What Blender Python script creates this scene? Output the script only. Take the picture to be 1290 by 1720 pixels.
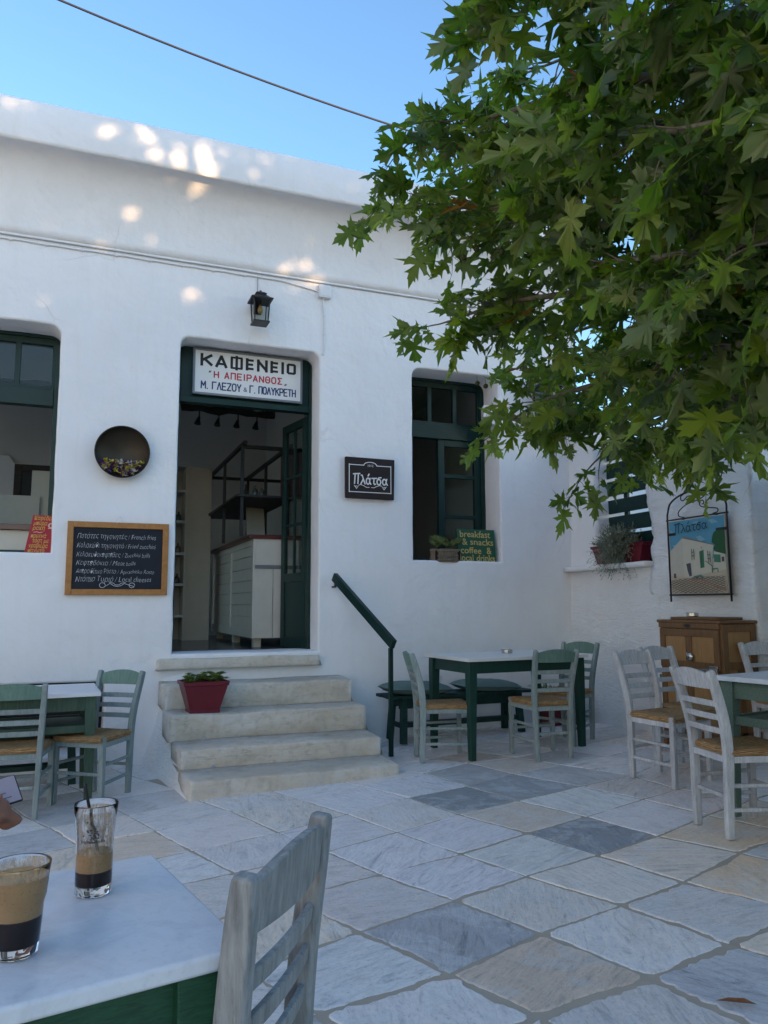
import bpy, bmesh, math, random
import numpy as np
from mathutils import Vector, Matrix, noise
random.seed(7); rng = np.random.default_rng(7)
for o in list(bpy.data.objects): bpy.data.objects.remove(o)
S = bpy.context.scene; COL = S.collection
R = math.radians; pi = math.pi

# ---------------------------------------------------------------- camera, sky, sun, exposure
CAMZ = 1.32
cam = bpy.data.cameras.new('camera'); co = bpy.data.objects.new('camera', cam); COL.objects.link(co); S.camera = co
yaw, pitch, roll = R(68.45), R(6.9), R(-0.2)
fw = Vector((math.cos(yaw)*math.cos(pitch), math.sin(yaw)*math.cos(pitch), math.sin(pitch)))
rt = Vector((math.sin(yaw), -math.cos(yaw), 0)); up = rt.cross(fw)
r2 = rt*math.cos(roll)+up*math.sin(roll); u2 = up*math.cos(roll)-rt*math.sin(roll)
M = Matrix((r2, u2, -fw)).transposed().to_4x4(); M.translation = (0, 0, CAMZ); co.matrix_world = M
cam.sensor_fit = 'HORIZONTAL'; cam.sensor_width = 36; cam.lens = 36*1292/1290; cam.clip_start = 0.05; cam.clip_end = 2000

SUN_EL, SUN_HEAD = 8.0, 294.0            # where the sun stands: low, behind the camera and to the right
w = bpy.data.worlds.new('World'); S.world = w; w.use_nodes = True
nt = w.node_tree; bg = nt.nodes['Background']; sky = nt.nodes.new('ShaderNodeTexSky')
sky.sky_type = 'NISHITA'; sky.sun_disc = False; sky.sun_elevation = R(SUN_EL); sky.sun_rotation = R(90-SUN_HEAD)
sky.air_density = 1.0; sky.dust_density = 0.5; sky.ozone_density = 2.8
nt.links.new(sky.outputs[0], bg.inputs[0]); bg.inputs[1].default_value = 0.098
sl = bpy.data.lights.new('sun', 'SUN'); sl.energy = 1.8; sl.angle = R(0.53); sl.color = (1, .64, .34)
so = bpy.data.objects.new('sun', sl); COL.objects.link(so)
sdir = Vector((math.cos(R(SUN_HEAD))*math.cos(R(SUN_EL)), math.sin(R(SUN_HEAD))*math.cos(R(SUN_EL)), math.sin(R(SUN_EL))))
so.rotation_euler = sdir.to_track_quat('Z', 'Y').to_euler(); so.location = (14, -30, 20)
S.view_settings.view_transform = 'Standard'; S.view_settings.look = 'None'; S.view_settings.exposure = 2.55; S.view_settings.gamma = 1
S.render.engine = 'CYCLES'; S.cycles.use_denoising = True; S.cycles.max_bounces = 8; S.cycles.transparent_max_bounces = 16
S.cycles.caustics_refractive = True; S.cycles.caustics_reflective = False

FY = 7.32      # the facade's plane
RX = 5.15      # the right-hand wall's plane
def zg(x, y):  # the courtyard drains: a gentle slope
    return 0.033*(min(max(x, -2.2), 5.5)-2.2)-.027*(min(max(y, 5.17), 9)-6.49)

# ---------------------------------------------------------------- mesh helpers
class MB:
    def __init__(s): s.v = []; s.f = []; s.uv = {}
    def add(s, vs, fs):
        n = len(s.v); s.v += [tuple(p) for p in vs]; s.f += [tuple(i+n for i in f) for f in fs]; return n
    def box(s, x0, y0, z0, x1, y1, z1):
        s.add([(x0,y0,z0),(x1,y0,z0),(x1,y1,z0),(x0,y1,z0),(x0,y0,z1),(x1,y0,z1),(x1,y1,z1),(x0,y1,z1)],
              [(0,3,2,1),(4,5,6,7),(0,1,5,4),(1,2,6,5),(2,3,7,6),(3,0,4,7)]); return s
    def sweep(s, pts, ws, ds, xd=(1,0,0)):
        """rectangular section along a path; xd = direction of the width"""
        pts = [Vector(p) for p in pts]; xd = Vector(xd).normalized(); n = len(pts); vs = []
        for i, p in enumerate(pts):
            t = (pts[min(i+1, n-1)]-pts[max(i-1, 0)]).normalized()
            x = (xd-t*xd.dot(t)).normalized(); y = t.cross(x)
            a = ws[i] if hasattr(ws, '__len__') else ws; b = ds[i] if hasattr(ds, '__len__') else ds
            for sx, sy in ((-1,-1),(1,-1),(1,1),(-1,1)): vs.append(p+x*sx*a/2+y*sy*b/2)
        fs = [(3,2,1,0), tuple(4*(n-1)+k for k in range(4))]
        for i in range(n-1):
            for k in range(4): fs.append((4*i+k, 4*i+(k+1)%4, 4*i+4+(k+1)%4, 4*i+4+k))
        s.add(vs, fs); return s
    def tube(s, pts, r, n=8, caps=True):
        pts = [Vector(p) for p in pts]; m = len(pts); vs = []; x = None
        for i, p in enumerate(pts):
            t = (pts[min(i+1, m-1)]-pts[max(i-1, 0)])
            t = t.normalized() if t.length > 1e-9 else Vector((0,0,1))
            if x is None: x = t.orthogonal().normalized()
            else:
                x = x-t*x.dot(t); x = x.normalized() if x.length > 1e-6 else t.orthogonal().normalized()
            y = t.cross(x); q = r[i] if hasattr(r, '__len__') else r
            for k in range(n):
                a = 2*pi*k/n; vs.append(p+x*math.cos(a)*q+y*math.sin(a)*q)
        fs = []
        for i in range(m-1):
            for k in range(n): fs.append((n*i+k, n*i+(k+1)%n, n*i+n+(k+1)%n, n*i+n+k))
        if caps: fs += [tuple(range(n-1, -1, -1)), tuple(n*(m-1)+k for k in range(n))]
        s.add(vs, fs); return s
    def lathe(s, prof, n=24, c=(0,0,0), capb=True, capt=True):
        vs = [(c[0]+r*math.cos(2*pi*k/n), c[1]+r*math.sin(2*pi*k/n), c[2]+z) for r, z in prof for k in range(n)]; m = len(prof)
        fs = [(n*i+k, n*i+(k+1)%n, n*i+n+(k+1)%n, n*i+n+k) for i in range(m-1) for k in range(n)]
        if capb: fs.append(tuple(range(n-1, -1, -1)))
        if capt: fs.append(tuple(n*(m-1)+k for k in range(n)))
        s.add(vs, fs); return s
    def ball(s, c, r, n=8, sq=(1,1,1)):
        m = max(4, n//2+1); vs = []; fs = []
        for i in range(m+1):
            th = pi*i/m
            for k in range(n):
                a = 2*pi*k/n; vs.append((c[0]+r*sq[0]*math.sin(th)*math.cos(a), c[1]+r*sq[1]*math.sin(th)*math.sin(a), c[2]-r*sq[2]*math.cos(th)))
        for i in range(m):
            for k in range(n): fs.append((n*i+k, n*i+(k+1)%n, n*i+n+(k+1)%n, n*i+n+k))
        s.add(vs, fs); return s
    def prism(s, poly, y0, y1):
        """polygon in local XZ (counter-clockwise seen from -Y) between y0 (front) and y1"""
        n = len(poly); vs = [(x, y0, z) for x, z in poly]+[(x, y1, z) for x, z in poly]
        s.add(vs, [tuple(range(n)), tuple(range(2*n-1, n-1, -1))]+[(i, i+n, (i+1)%n+n, (i+1)%n) for i in range(n)]); return s
    def face(s, poly, y):
        s.add([(x, y, z) for x, z in poly], [tuple(range(len(poly)))]); return s
    def stroke(s, pts, w, y, t=.0008):
        """painted line in the XZ plane"""
        for a, b in zip(pts[:-1], pts[1:]):
            dx, dz = b[0]-a[0], b[1]-a[1]; l = math.hypot(dx, dz)
            if l < 1e-7: continue
            nx, nz = -dz/l*w/2, dx/l*w/2; ex, ez = dx/l*w*.3, dz/l*w*.3
            s.face([(a[0]-nx-ex, a[1]-nz-ez), (b[0]-nx+ex, b[1]-nz+ez), (b[0]+nx+ex, b[1]+nz+ez), (a[0]+nx-ex, a[1]+nz-ez)], y-random.random()*t)
        return s
    def build(s, name, mat, parent=None, bevel=0, seg=2, smooth=False, fix=True):
        me = bpy.data.meshes.new(name); me.from_pydata(s.v, [], s.f)
        if fix:
            b = bmesh.new(); b.from_mesh(me); bmesh.ops.recalc_face_normals(b, faces=b.faces); b.to_mesh(me); b.free()
        return link(name, me, mat, parent, bevel, seg, smooth)
def link(name, me, mat, parent=None, bevel=0, seg=2, smooth=False):
    me.update(); o = bpy.data.objects.new(name, me); COL.objects.link(o)
    if mat: me.materials.append(mat)
    if parent: o.parent = parent
    if smooth or bevel: me.polygons.foreach_set('use_smooth', [True]*len(me.polygons))
    if bevel:
        m = o.modifiers.new('bevel', 'BEVEL'); m.width = bevel; m.segments = seg; m.limit_method = 'ANGLE'; m.angle_limit = R(35); m.harden_normals = True
    return o
def tag(o, label, cat, group=None):
    o['label'] = label; o['category'] = cat
    if group: o['group'] = group
    return o
def thing(name, label, cat, loc=(0,0,0), rz=0, group=None):
    o = bpy.data.objects.new(name, None); COL.objects.link(o); o.empty_display_size = .1
    o.location = loc; o.rotation_euler = (0, 0, rz); return tag(o, label, cat, group)
def copy_tree(o, parent=None):
    c = o.copy(); COL.objects.link(c)
    if parent: c.parent = parent
    for ch in list(o.children): copy_tree(ch, c)
    return c
def place(o, x, y, rz, label, z=None):
    o.location = (x, y, zg(x, y) if z is None else z); o.rotation_euler = (0, 0, rz); o['label'] = label; return o
def bez(pts, n=8):
    """Catmull-Rom through points"""
    P = [Vector(p) for p in pts]; P = [P[0]*2-P[1]]+P+[P[-1]*2-P[-2]]; out = []
    for i in range(1, len(P)-2):
        for k in range(n):
            t = k/n; a, b, c, d = P[i-1:i+3]
            out.append(.5*((2*b)+(c-a)*t+(2*a-5*b+4*c-d)*t*t+(3*b-a-3*c+d)*t**3))
    return out+[P[-2]]

# ---------------------------------------------------------------- materials
def mk(name, rough=.6, col=(.5,.5,.5), spec=.4, metal=0):
    m = bpy.data.materials.new(name); m.use_nodes = True; b = m.node_tree.nodes['Principled BSDF']
    b.inputs['Roughness'].default_value = rough; b.inputs['Base Color'].default_value = (*col, 1)
    b.inputs['Specular IOR Level'].default_value = spec; b.inputs['Metallic'].default_value = metal
    return m, m.node_tree, b
def nd(t, typ, ins=None, **kw):
    n = t.nodes.new('ShaderNode'+typ)
    for k, v in kw.items(): setattr(n, k, v)
    for k, v in (ins or {}).items():
        if isinstance(v, bpy.types.NodeSocket): t.links.new(v, n.inputs[k])
        else: n.inputs[k].default_value = v
    return n
def crd(t, scale=(1,1,1), kind='Object', rot=(0,0,0)):
    c = nd(t, 'TexCoord'); m = nd(t, 'Mapping', {0: c.outputs[kind]}); m.inputs['Scale'].default_value = scale; m.inputs['Rotation'].default_value = rot
    return m.outputs[0]
def noi(t, vec, scale, detail=6, rough=.6, dist=0):
    return nd(t, 'TexNoise', {'Vector': vec, 'Scale': scale, 'Detail': detail, 'Roughness': rough, 'Distortion': dist}).outputs['Fac']
def ramp(t, fac, stops):
    n = nd(t, 'ValToRGB', {0: fac}); e = n.color_ramp.elements
    while len(e) < len(stops): e.new(.5)
    for k, (p, c) in enumerate(stops): e[k].position = p; e[k].color = (*c, 1) if len(c) == 3 else c
    return n.outputs[0]
def mix(t, fac, a, b, mode='MIX'):
    n = nd(t, 'Mix', data_type='RGBA', blend_type=mode)
    for i, v in ((0, fac), (6, a), (7, b)):
        if isinstance(v, bpy.types.NodeSocket): t.links.new(v, n.inputs[i])
        else: n.inputs[i].default_value = v if i == 0 else ((*v, 1) if len(v) == 3 else v)
    return n.outputs[2]
def math_(t, op, a, b=0.0):
    n = nd(t, 'Math', operation=op)
    for i, v in ((0, a), (1, b)):
        if isinstance(v, bpy.types.NodeSocket): t.links.new(v, n.inputs[i])
        else: n.inputs[i].default_value = v
    return n.outputs[0]
def bump(t, b, h, strength=.3, dist=.01, prev=None):
    n = nd(t, 'Bump', {'Height': h, 'Strength': strength, 'Distance': dist})
    if prev: t.links.new(prev, n.inputs['Normal'])
    t.links.new(n.outputs[0], b.inputs['Normal']); return n.outputs[0]
def setc(t, b, c): t.links.new(c, b.inputs['Base Color'])

def plain(name, col, rough=.55, spec=.4, metal=0, var=.12, sc=9, bp=.08):
    m, t, b = mk(name, rough, col, spec, metal); v = crd(t)
    f = noi(t, v, sc); setc(t, b, mix(t, f, tuple(c*(1-var) for c in col), tuple(min(1, c*(1+var)) for c in col)))
    if bp: bump(t, b, noi(t, v, sc*6), bp, .004)
    return m
def plaster(name, col=(.80,.80,.80), big=.3, fine=.25, stain=(.66,.64,.60), amt=.25, ripple=False):
    m, t, b = mk(name, .85, col, .25); v = crd(t)
    c = mix(t, ramp(t, noi(t, v, 1.1, 8, .62), [(.42,(0,0,0)),(.75,(1,1,1))]), col, tuple(x*.925 for x in col))
    s = ramp(t, noi(t, v, 7, 8, .7), [(.60,(0,0,0)),(.82,(amt,)*3)])
    c = mix(t, s, c, stain)
    dr = math_(t, 'MULTIPLY', ramp(t, noi(t, crd(t, (5,5,.45)), 1.6, 7, .65, .6), [(.52,(0,0,0)),(.72,(1,1,1))]), .30); c = mix(t, dr, c, tuple(x*y for x, y in zip(col, (.88,.865,.83))))
    wob = mix(t, .12, v, nd(t, 'TexNoise', {'Vector': v, 'Scale': 3.0, 'Detail': 6.0}).outputs['Color'])
    ck = nd(t, 'TexVoronoi', {'Vector': wob, 'Scale': 1.15}, feature='DISTANCE_TO_EDGE').outputs['Distance']
    cr = math_(t, 'MULTIPLY', ramp(t, ck, [(.0,(1,1,1)),(.006,(0,0,0))]), ramp(t, noi(t, v, .9, 3), [(.56,(0,0,0)),(.66,(.5,)*3)]))
    setc(t, b, mix(t, cr, c, tuple(x*.55 for x in col)))
    p = bump(t, b, noi(t, v, 2.2, 3, .5, .4), big, .05)
    p = bump(t, b, noi(t, v, 11, 4, .55), fine, .012, p)
    if ripple: p = bump(t, b, noi(t, crd(t, (3.2,3.2,13)), 1.3, 5, .65, 2.2), .6, .05, p)
    n2 = nd(t, 'TexVoronoi', {'Vector': v, 'Scale': 26.0}, feature='SMOOTH_F1')
    p = bump(t, b, n2.outputs['Distance'], fine*.3, .006, p)
    bump(t, b, noi(t, v, 90, 3), .10, .002, p)
    return m
def wood(name, c0, c1, rough=.5, grain=(14,14,1.2), spec=.35, bp=.25):
    m, t, b = mk(name, rough, c0, spec); v = crd(t, grain)
    f = noi(t, v, 4.0, 7, .6, .8); setc(t, b, mix(t, ramp(t, f, [(.3,(0,0,0)),(.7,(1,1,1))]), c0, c1)); bump(t, b, f, bp, .002); return m
def worn_paint(name, pale, deep, bare, amt=.5, streak=(26,26,3)):
    """thin brushed paint over wood: pale streaks, deeper colour where it is thick, bare wood where rubbed"""
    m, t, b = mk(name, .62, pale, .3); v = crd(t, streak); v2 = crd(t)
    oi = nd(t, 'ObjectInfo').outputs['Random']
    g = noi(t, v, 2.2, 7, .65, .5)
    big = noi(t, v2, 5.5, 4, .6)
    a = mix(t, ramp(t, math_(t, 'ADD', math_(t, 'MULTIPLY', g, .6), math_(t, 'MULTIPLY', big, .4)), [(.38,(0,0,0)),(.62,(1,1,1))]), deep, pale)
    wear = ramp(t, noi(t, v, 5.0, 8, .75), [(.60-.1*amt,(0,0,0)),(.74,(amt,)*3)])
    c = mix(t, wear, a, bare)
    k = math_(t, 'ADD', math_(t, 'MULTIPLY', oi, .22), .89)
    h = nd(t, 'HueSaturation', {'Color': c, 'Value': k}).outputs[0]
    setc(t, b, h); bump(t, b, g, .35, .002); return m
def attr(t, n): return nd(t, 'Attribute', attribute_name=n)

PL = plaster('white_plaster', (.81,.81,.81), .6, .6, (.64,.62,.58), .45)
PL2 = plaster('whitewashed_rubble', (.85,.85,.85), .7, .8, (.68,.65,.60), .25, True)
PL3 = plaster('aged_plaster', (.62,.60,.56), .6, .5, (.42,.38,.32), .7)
ROOM = plaster('room_paint', (.62,.61,.59), .05, .05, (.4,.4,.4), .1)
GREEN = plain('dark_green_gloss', (.004,.026,.022), .42, .3, var=.35, sc=5, bp=.05)
GREENT = wood('dark_green_table_paint', (.006,.034,.024), (.012,.055,.04), .42, (20,20,2), .4, .2)
GREENO = wood('worn_green_table_paint', (.035,.075,.045), (.075,.115,.08), .55, (22,22,2.2), .3, .4)
GREENF = wood('stained_green_wood', (.008,.045,.022), (.022,.10,.05), .5, (6,40,40), .4, .5)
GREENR = wood('faded_green_wood', (.07,.12,.09), (.13,.18,.14), .55, (5,26,26), .35, .4)
CHG = worn_paint('grey_green_brushed_paint', (.31,.35,.345), (.18,.24,.225), (.24,.22,.18), .5)
CHG2 = worn_paint('sea_green_brushed_paint', (.16,.26,.215), (.11,.19,.155), (.22,.2,.15), .3)
CHW = worn_paint('whitewashed_wood', (.56,.56,.57), (.36,.36,.37), (.20,.18,.15), .8)
CHF = worn_paint('grey_weathered_paint', (.37,.385,.385), (.17,.185,.19), (.12,.105,.085), .8, (22,22,2.5))
IRON = plain('black_iron', (.012,.011,.013), .45, .5, var=.3)
CHROME = plain('steel', (.55,.53,.5), .22, .5, 1, var=.1)
WHITEP = plain('white_plastic', (.72,.73,.74), .4, .5, var=.04, bp=.02)
REDP = plain('red_plastic', (.135,.006,.016), .38, .5, var=.12, sc=4, bp=.03)
SOIL = plain('soil', (.03,.022,.015), .95, .1, var=.5, sc=40, bp=.6)
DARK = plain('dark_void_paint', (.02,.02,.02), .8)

def mk_marble():
    m, t, b = mk('marble_top', .28, (.6,.62,.66), .5); v = crd(t)
    f = noi(t, v, 9, 8, .65, .6); f2 = noi(t, v, 60, 4, .6)
    c = ramp(t, f, [(.3,(.54,.58,.63)),(.55,(.70,.735,.78)),(.75,(.61,.65,.70))])
    setc(t, b, mix(t, ramp(t, f2, [(.55,(0,0,0)),(.8,(.35,)*3)]), c, (.36,.37,.40))); bump(t, b, noi(t, v, 30, 5), .06, .003); return m
MARBLE = mk_marble()
TOPW = plain('cream_table_top', (.70,.69,.66), .35, .5, var=.05, sc=3, bp=.02)
def mk_slab():
    m, t, b = mk('marble_paving', .5, (.5,.5,.5), .45)
    a = attr(t, 'tone').outputs['Color']; pr = attr(t, 'rnd').outputs['Fac']; ro = attr(t, 'rough').outputs['Fac']
    uvn = nd(t, 'UVMap'); mp = nd(t, 'Mapping', {0: uvn.outputs[0]}); mp.inputs['Scale'].default_value = (1.4, 6.0, 1)
    wv = nd(t, 'TexNoise', {'Vector': mp.outputs[0], 'Scale': 1.9, 'Detail': 12, 'Roughness': .72, 'Distortion': 2.3}).outputs['Fac']
    iso = nd(t, 'TexNoise', {'Vector': uvn.outputs[0], 'Scale': 6.0, 'Detail': 8, 'Roughness': .7, 'Distortion': .5}).outputs['Fac']
    fine = nd(t, 'TexNoise', {'Vector': uvn.outputs[0], 'Scale': 55.0, 'Detail': 5, 'Roughness': .7}).outputs['Fac']
    vein = ramp(t, wv, [(.34,(.46,.48,.51)),(.44,(.88,.89,.92)),(.52,(1,1,1)),(.62,(1.1,1.1,1.1)),(.74,(.80,.81,.84))])
    c = mix(t, math_(t, 'ADD', math_(t, 'MULTIPLY', pr, .75), .35), a, mix(t, 1.0, a, vein, 'MULTIPLY'))
    c = mix(t, ramp(t, iso, [(.50,(0,0,0)),(.70,(.6,)*3)]), c, mix(t, .5, c, (.40,.35,.28)))
    pat = nd(t, 'TexNoise', {'Vector': uvn.outputs[0], 'Scale': 2.6, 'Detail': 10, 'Roughness': .75, 'Distortion': .8}).outputs['Fac']
    c = mix(t, ramp(t, pat, [(.50,(0,0,0)),(.57,(.75,)*3),(.66,(.2,)*3)]), c, mix(t, .6, c, (.80,.81,.82)))
    pit = nd(t, 'TexNoise', {'Vector': mp.outputs[0], 'Scale': 9.0, 'Detail': 6, 'Roughness': .8}).outputs['Fac']
    c = mix(t, ramp(t, pit, [(.57,(0,0,0)),(.65,(.85,)*3)]), c, mix(t, .5, c, (.22,.21,.21)))
    c = mix(t, math_(t, 'MULTIPLY', ramp(t, fine, [(.52,(0,0,0)),(.68,(1,1,1))]), .5), c, mix(t, .55, c, (.2,.2,.22)))
    setc(t, b, c)
    t.links.new(math_(t, 'ADD', math_(t, 'MULTIPLY', iso, .35), .28), b.inputs['Roughness'])
    p = bump(t, b, iso, .35, .012)
    rg = math_(t, 'MULTIPLY', math_(t, 'ADD', wv, pit), ro); p = bump(t, b, rg, .7, .012, p)
    bump(t, b, fine, .25, .003, p); return m
SLAB = mk_slab()
def mk_mortar():
    m, t, b = mk('mortar', .95, (.3,.28,.26), .15); v = crd(t)
    setc(t, b, mix(t, noi(t, v, 4, 8), (.38,.315,.25), (.54,.465,.38))); p = bump(t, b, noi(t, v, 14, 8), .6, .01); bump(t, b, noi(t, v, 120, 3), .5, .003, p); return m
MORTAR = mk_mortar()
def mk_step():
    m, t, b = mk('worn_step_stone', .85, (.45,.42,.36), .25); v = crd(t, (1,1,1.8)); v2 = crd(t)
    f = noi(t, v, 2.6, 8, .65, .5); f2 = noi(t, v2, 16, 8, .7)
    c = ramp(t, f, [(.3,(.44,.375,.28)),(.5,(.58,.515,.41)),(.7,(.68,.63,.54))])
    c = mix(t, ramp(t, f2, [(.50,(0,0,0)),(.70,(.7,)*3)]), c, (.36,.33,.27)); c = mix(t, ramp(t, noi(t, crd(t, (1,1,7)), 3.3, 9, .75, 1.5), [(.56,(0,0,0)),(.64,(.55,)*3)]), c, (.27,.235,.18))
    geo = nd(t, 'NewGeometry'); pt = ramp(t, geo.outputs['Pointiness'], [(.52,(0,0,0)),(.58,(.9,.9,.9))])
    wn = noi(t, v2, 9, 6, .7); pw = math_(t, 'MULTIPLY', pt, ramp(t, wn, [(.35,(0,0,0)),(.6,(1,1,1))]))
    setc(t, b, mix(t, pw, c, (.66,.65,.62)))
    p = bump(t, b, f2, .5, .008); bump(t, b, noi(t, v2, 60, 6, .7), .45, .003, p); return m
STEP = mk_step()
def mk_leaf(name, c0, c1, c2):
    m = bpy.data.materials.new(name); m.use_nodes = True; t = m.node_tree; b = t.nodes['Principled BSDF']; out = t.nodes['Material Output']
    a = attr(t, 'rnd').outputs['Fac']
    c = ramp(t, a, [(0,c0),(.5,c1),(.94,c2),(.97,(.20,.12,.02)),(1,(.22,.09,.015))])
    geo = nd(t, 'NewGeometry'); pale = nd(t, 'HueSaturation', {'Color': c, 'Saturation': .72, 'Value': 1.15}).outputs[0]
    c2_ = mix(t, geo.outputs['Backfacing'], c, pale)
    t.links.new(c2_, b.inputs['Base Color']); b.inputs['Roughness'].default_value = .42; b.inputs['Specular IOR Level'].default_value = .45
    tr = nd(t, 'BsdfTranslucent'); t.links.new(mix(t, 1.0, c, (1.9,2.1,.6), 'MULTIPLY'), tr.inputs[0])
    ms = nd(t, 'MixShader'); ms.inputs[0].default_value = .46; t.links.new(b.outputs[0], ms.inputs[1]); t.links.new(tr.outputs[0], ms.inputs[2]); t.links.new(ms.outputs[0], out.inputs[0])
    return m
LEAF = mk_leaf('plane_leaf', (.05,.095,.018), (.115,.175,.026), (.21,.26,.045))
BARK = wood('plane_bark', (.10,.085,.06), (.20,.175,.13), .85, (3,3,1), .2, .6)
def glassy(name, tint=(1,1,1), fac=1.0, rough=0.0):
    m = bpy.data.materials.new(name); m.use_nodes = True; t = m.node_tree; out = t.nodes['Material Output']; t.nodes.remove(t.nodes['Principled BSDF'])
    fr = nd(t, 'Fresnel', {'IOR': 1.5}); tr = nd(t, 'BsdfTransparent'); tr.inputs[0].default_value = (*tint, 1); gl = nd(t, 'BsdfGlossy'); gl.inputs['Roughness'].default_value = rough
    ms = nd(t, 'MixShader'); t.links.new(math_(t, 'MULTIPLY', fr.outputs[0], fac), ms.inputs[0]); t.links.new(tr.outputs[0], ms.inputs[1]); t.links.new(gl.outputs[0], ms.inputs[2]); t.links.new(ms.outputs[0], out.inputs[0])
    return m
PANE = glassy('window_glass', (.80,.84,.83), .42, .02)
def mk_tumbler():
    m, t, b = mk('tumbler_glass', 0.0, (1,1,1), .5); b.inputs['Transmission Weight'].default_value = 1; b.inputs['IOR'].default_value = 1.45; return m
GLASS = mk_tumbler()
def mk_rush():
    m, t, b = mk('woven_rush', .7, (.35,.2,.09), .3); uv = nd(t, 'UVMap'); mp = nd(t, 'Mapping', {0: uv.outputs[0]})
    sx = nd(t, 'SeparateXYZ', {0: mp.outputs[0]})
    n = nd(t, 'TexNoise', {'Vector': mp.outputs[0], 'Scale': 30.0, 'Detail': 4}).outputs['Fac']
    ph = math_(t, 'ADD', math_(t, 'MULTIPLY', sx.outputs[1], 300.0), math_(t, 'MULTIPLY', n, 5.0)); wv = math_(t, 'ABSOLUTE', math_(t, 'SINE', ph))
    mp2 = nd(t, 'Mapping', {0: uv.outputs[0]}); mp2.inputs['Scale'].default_value = (14, 70, 1); n2 = nd(t, 'TexNoise', {'Vector': mp2.outputs[0], 'Scale': 1.0, 'Detail': 5, 'Roughness': .7}).outputs['Fac']
    c = ramp(t, n2, [(.3,(.20,.10,.035)),(.5,(.46,.27,.115)),(.7,(.68,.47,.24))])
    setc(t, b, mix(t, math_(t, 'POWER', wv, .6), (.10,.05,.02), c)); bump(t, b, wv, .8, .006); return m
RUSH = mk_rush()

# ---------------------------------------------------------------- lettering
def text_mesh(body, size, x=0, z=0, y=0, align='CENTER', shear=0, offset=0, space=1.0, sx=1.0, jit=0, width=None):
    """mesh of a line of writing standing in the local XZ plane, baseline at z"""
    c = bpy.data.curves.new('line', 'FONT'); c.body = body; c.size = size; c.align_x = 'LEFT' if width else align; c.shear = shear; c.offset = offset; c.space_character = space; c.resolution_u = 3
    o = bpy.data.objects.new('line', c); COL.objects.link(o); dg = bpy.context.evaluated_depsgraph_get(); dg.update()
    me = bpy.data.meshes.new_from_object(o.evaluated_get(dg)); vs = [v.co.copy() for v in me.vertices]; fs = [tuple(p.vertices) for p in me.polygons]
    bpy.data.objects.remove(o); bpy.data.curves.remove(c); bpy.data.meshes.remove(me)
    if width and vs:
        x0 = min(v.x for v in vs); x1 = max(v.x for v in vs); k = width/(x1-x0)
        for v in vs: v.x = (v.x-x0)*k-(width/2 if align == 'CENTER' else 0)
    out = [(x+v.x*sx+jit*noise.noise((v.x*14, v.y*14, size*50)), y, z+v.y+jit*noise.noise((v.x*11+9, v.y*11, size*70))) for v in vs]
    return out, fs
def letters(lines, name, mat, parent):
    mb = MB()
    for kw in lines: mb.add(*text_mesh(**kw))
    return mb.build(name, mat, parent, fix=False)
# brush strokes of the word "Πλάτσα" in a unit box (x 0..6, z 0..1.25)
def arc(cx, cz, rx, rz, a0, a1, n=12): return [(cx+rx*math.cos(R(a0+(a1-a0)*k/n)), cz+rz*math.sin(R(a0+(a1-a0)*k/n))) for k in range(n+1)]
PLATSA = [[(0,1.12),(1.15,1.2)], [(.33,1.12),(.22,0)], [(.88,1.16),(.8,0)],
          [(1.35,1.02),(1.55,1.0),(1.75,.55),(2.05,0)], [(1.72,.55),(1.3,0)],
          arc(2.55,.36,.3,.36,40,330), [(2.93,.72),(2.82,.3),(3.05,0)], [(2.55,.95),(2.75,1.2)],
          [(3.2,.7),(4.05,.74)], [(3.6,.7),(3.55,.15),(3.7,0),(3.9,.06)],
          arc(4.45,.32,.33,.32,90,-270,16), [(4.2,.55),(4.45,.82),(4.85,.86)],
          arc(5.4,.34,.3,.34,40,330), [(5.85,.72),(5.7,.3),(5.95,0)]]
def platsa(x0, z0, w_, h_, lw, y, slope=0):
    mb = MB()
    for st in PLATSA: mb.stroke([(x0+px*w_/6, z0+pz*h_+slope*px*w_/6) for px, pz in st], lw, y)
    return mb

# ================================================================ THE SETTING
# ---- mortar bed / ground: one sheet to the horizon, following the drain slope
def ground():
    xs = sorted([-300,-60,-20,-8,-2.2,5.25]+[round(-4+.5*i, 2) for i in range(25)]+[12,25,60,300]); ys = sorted([-300,-60,-20,-10,5.17]+[round(-6+.5*i, 2) for i in range(31)]+[12,25,60,300])
    mb = MB(); n = len(xs); mb.add([(x, y, zg(x, y)-.0015) for y in ys for x in xs], [(j*n+i, j*n+i+1, j*n+n+i+1, j*n+n+i) for j in range(len(ys)-1) for i in range(n-1)])
    o = mb.build('ground', MORTAR, smooth=True); o['kind'] = 'structure'; return o
ground()
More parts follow.
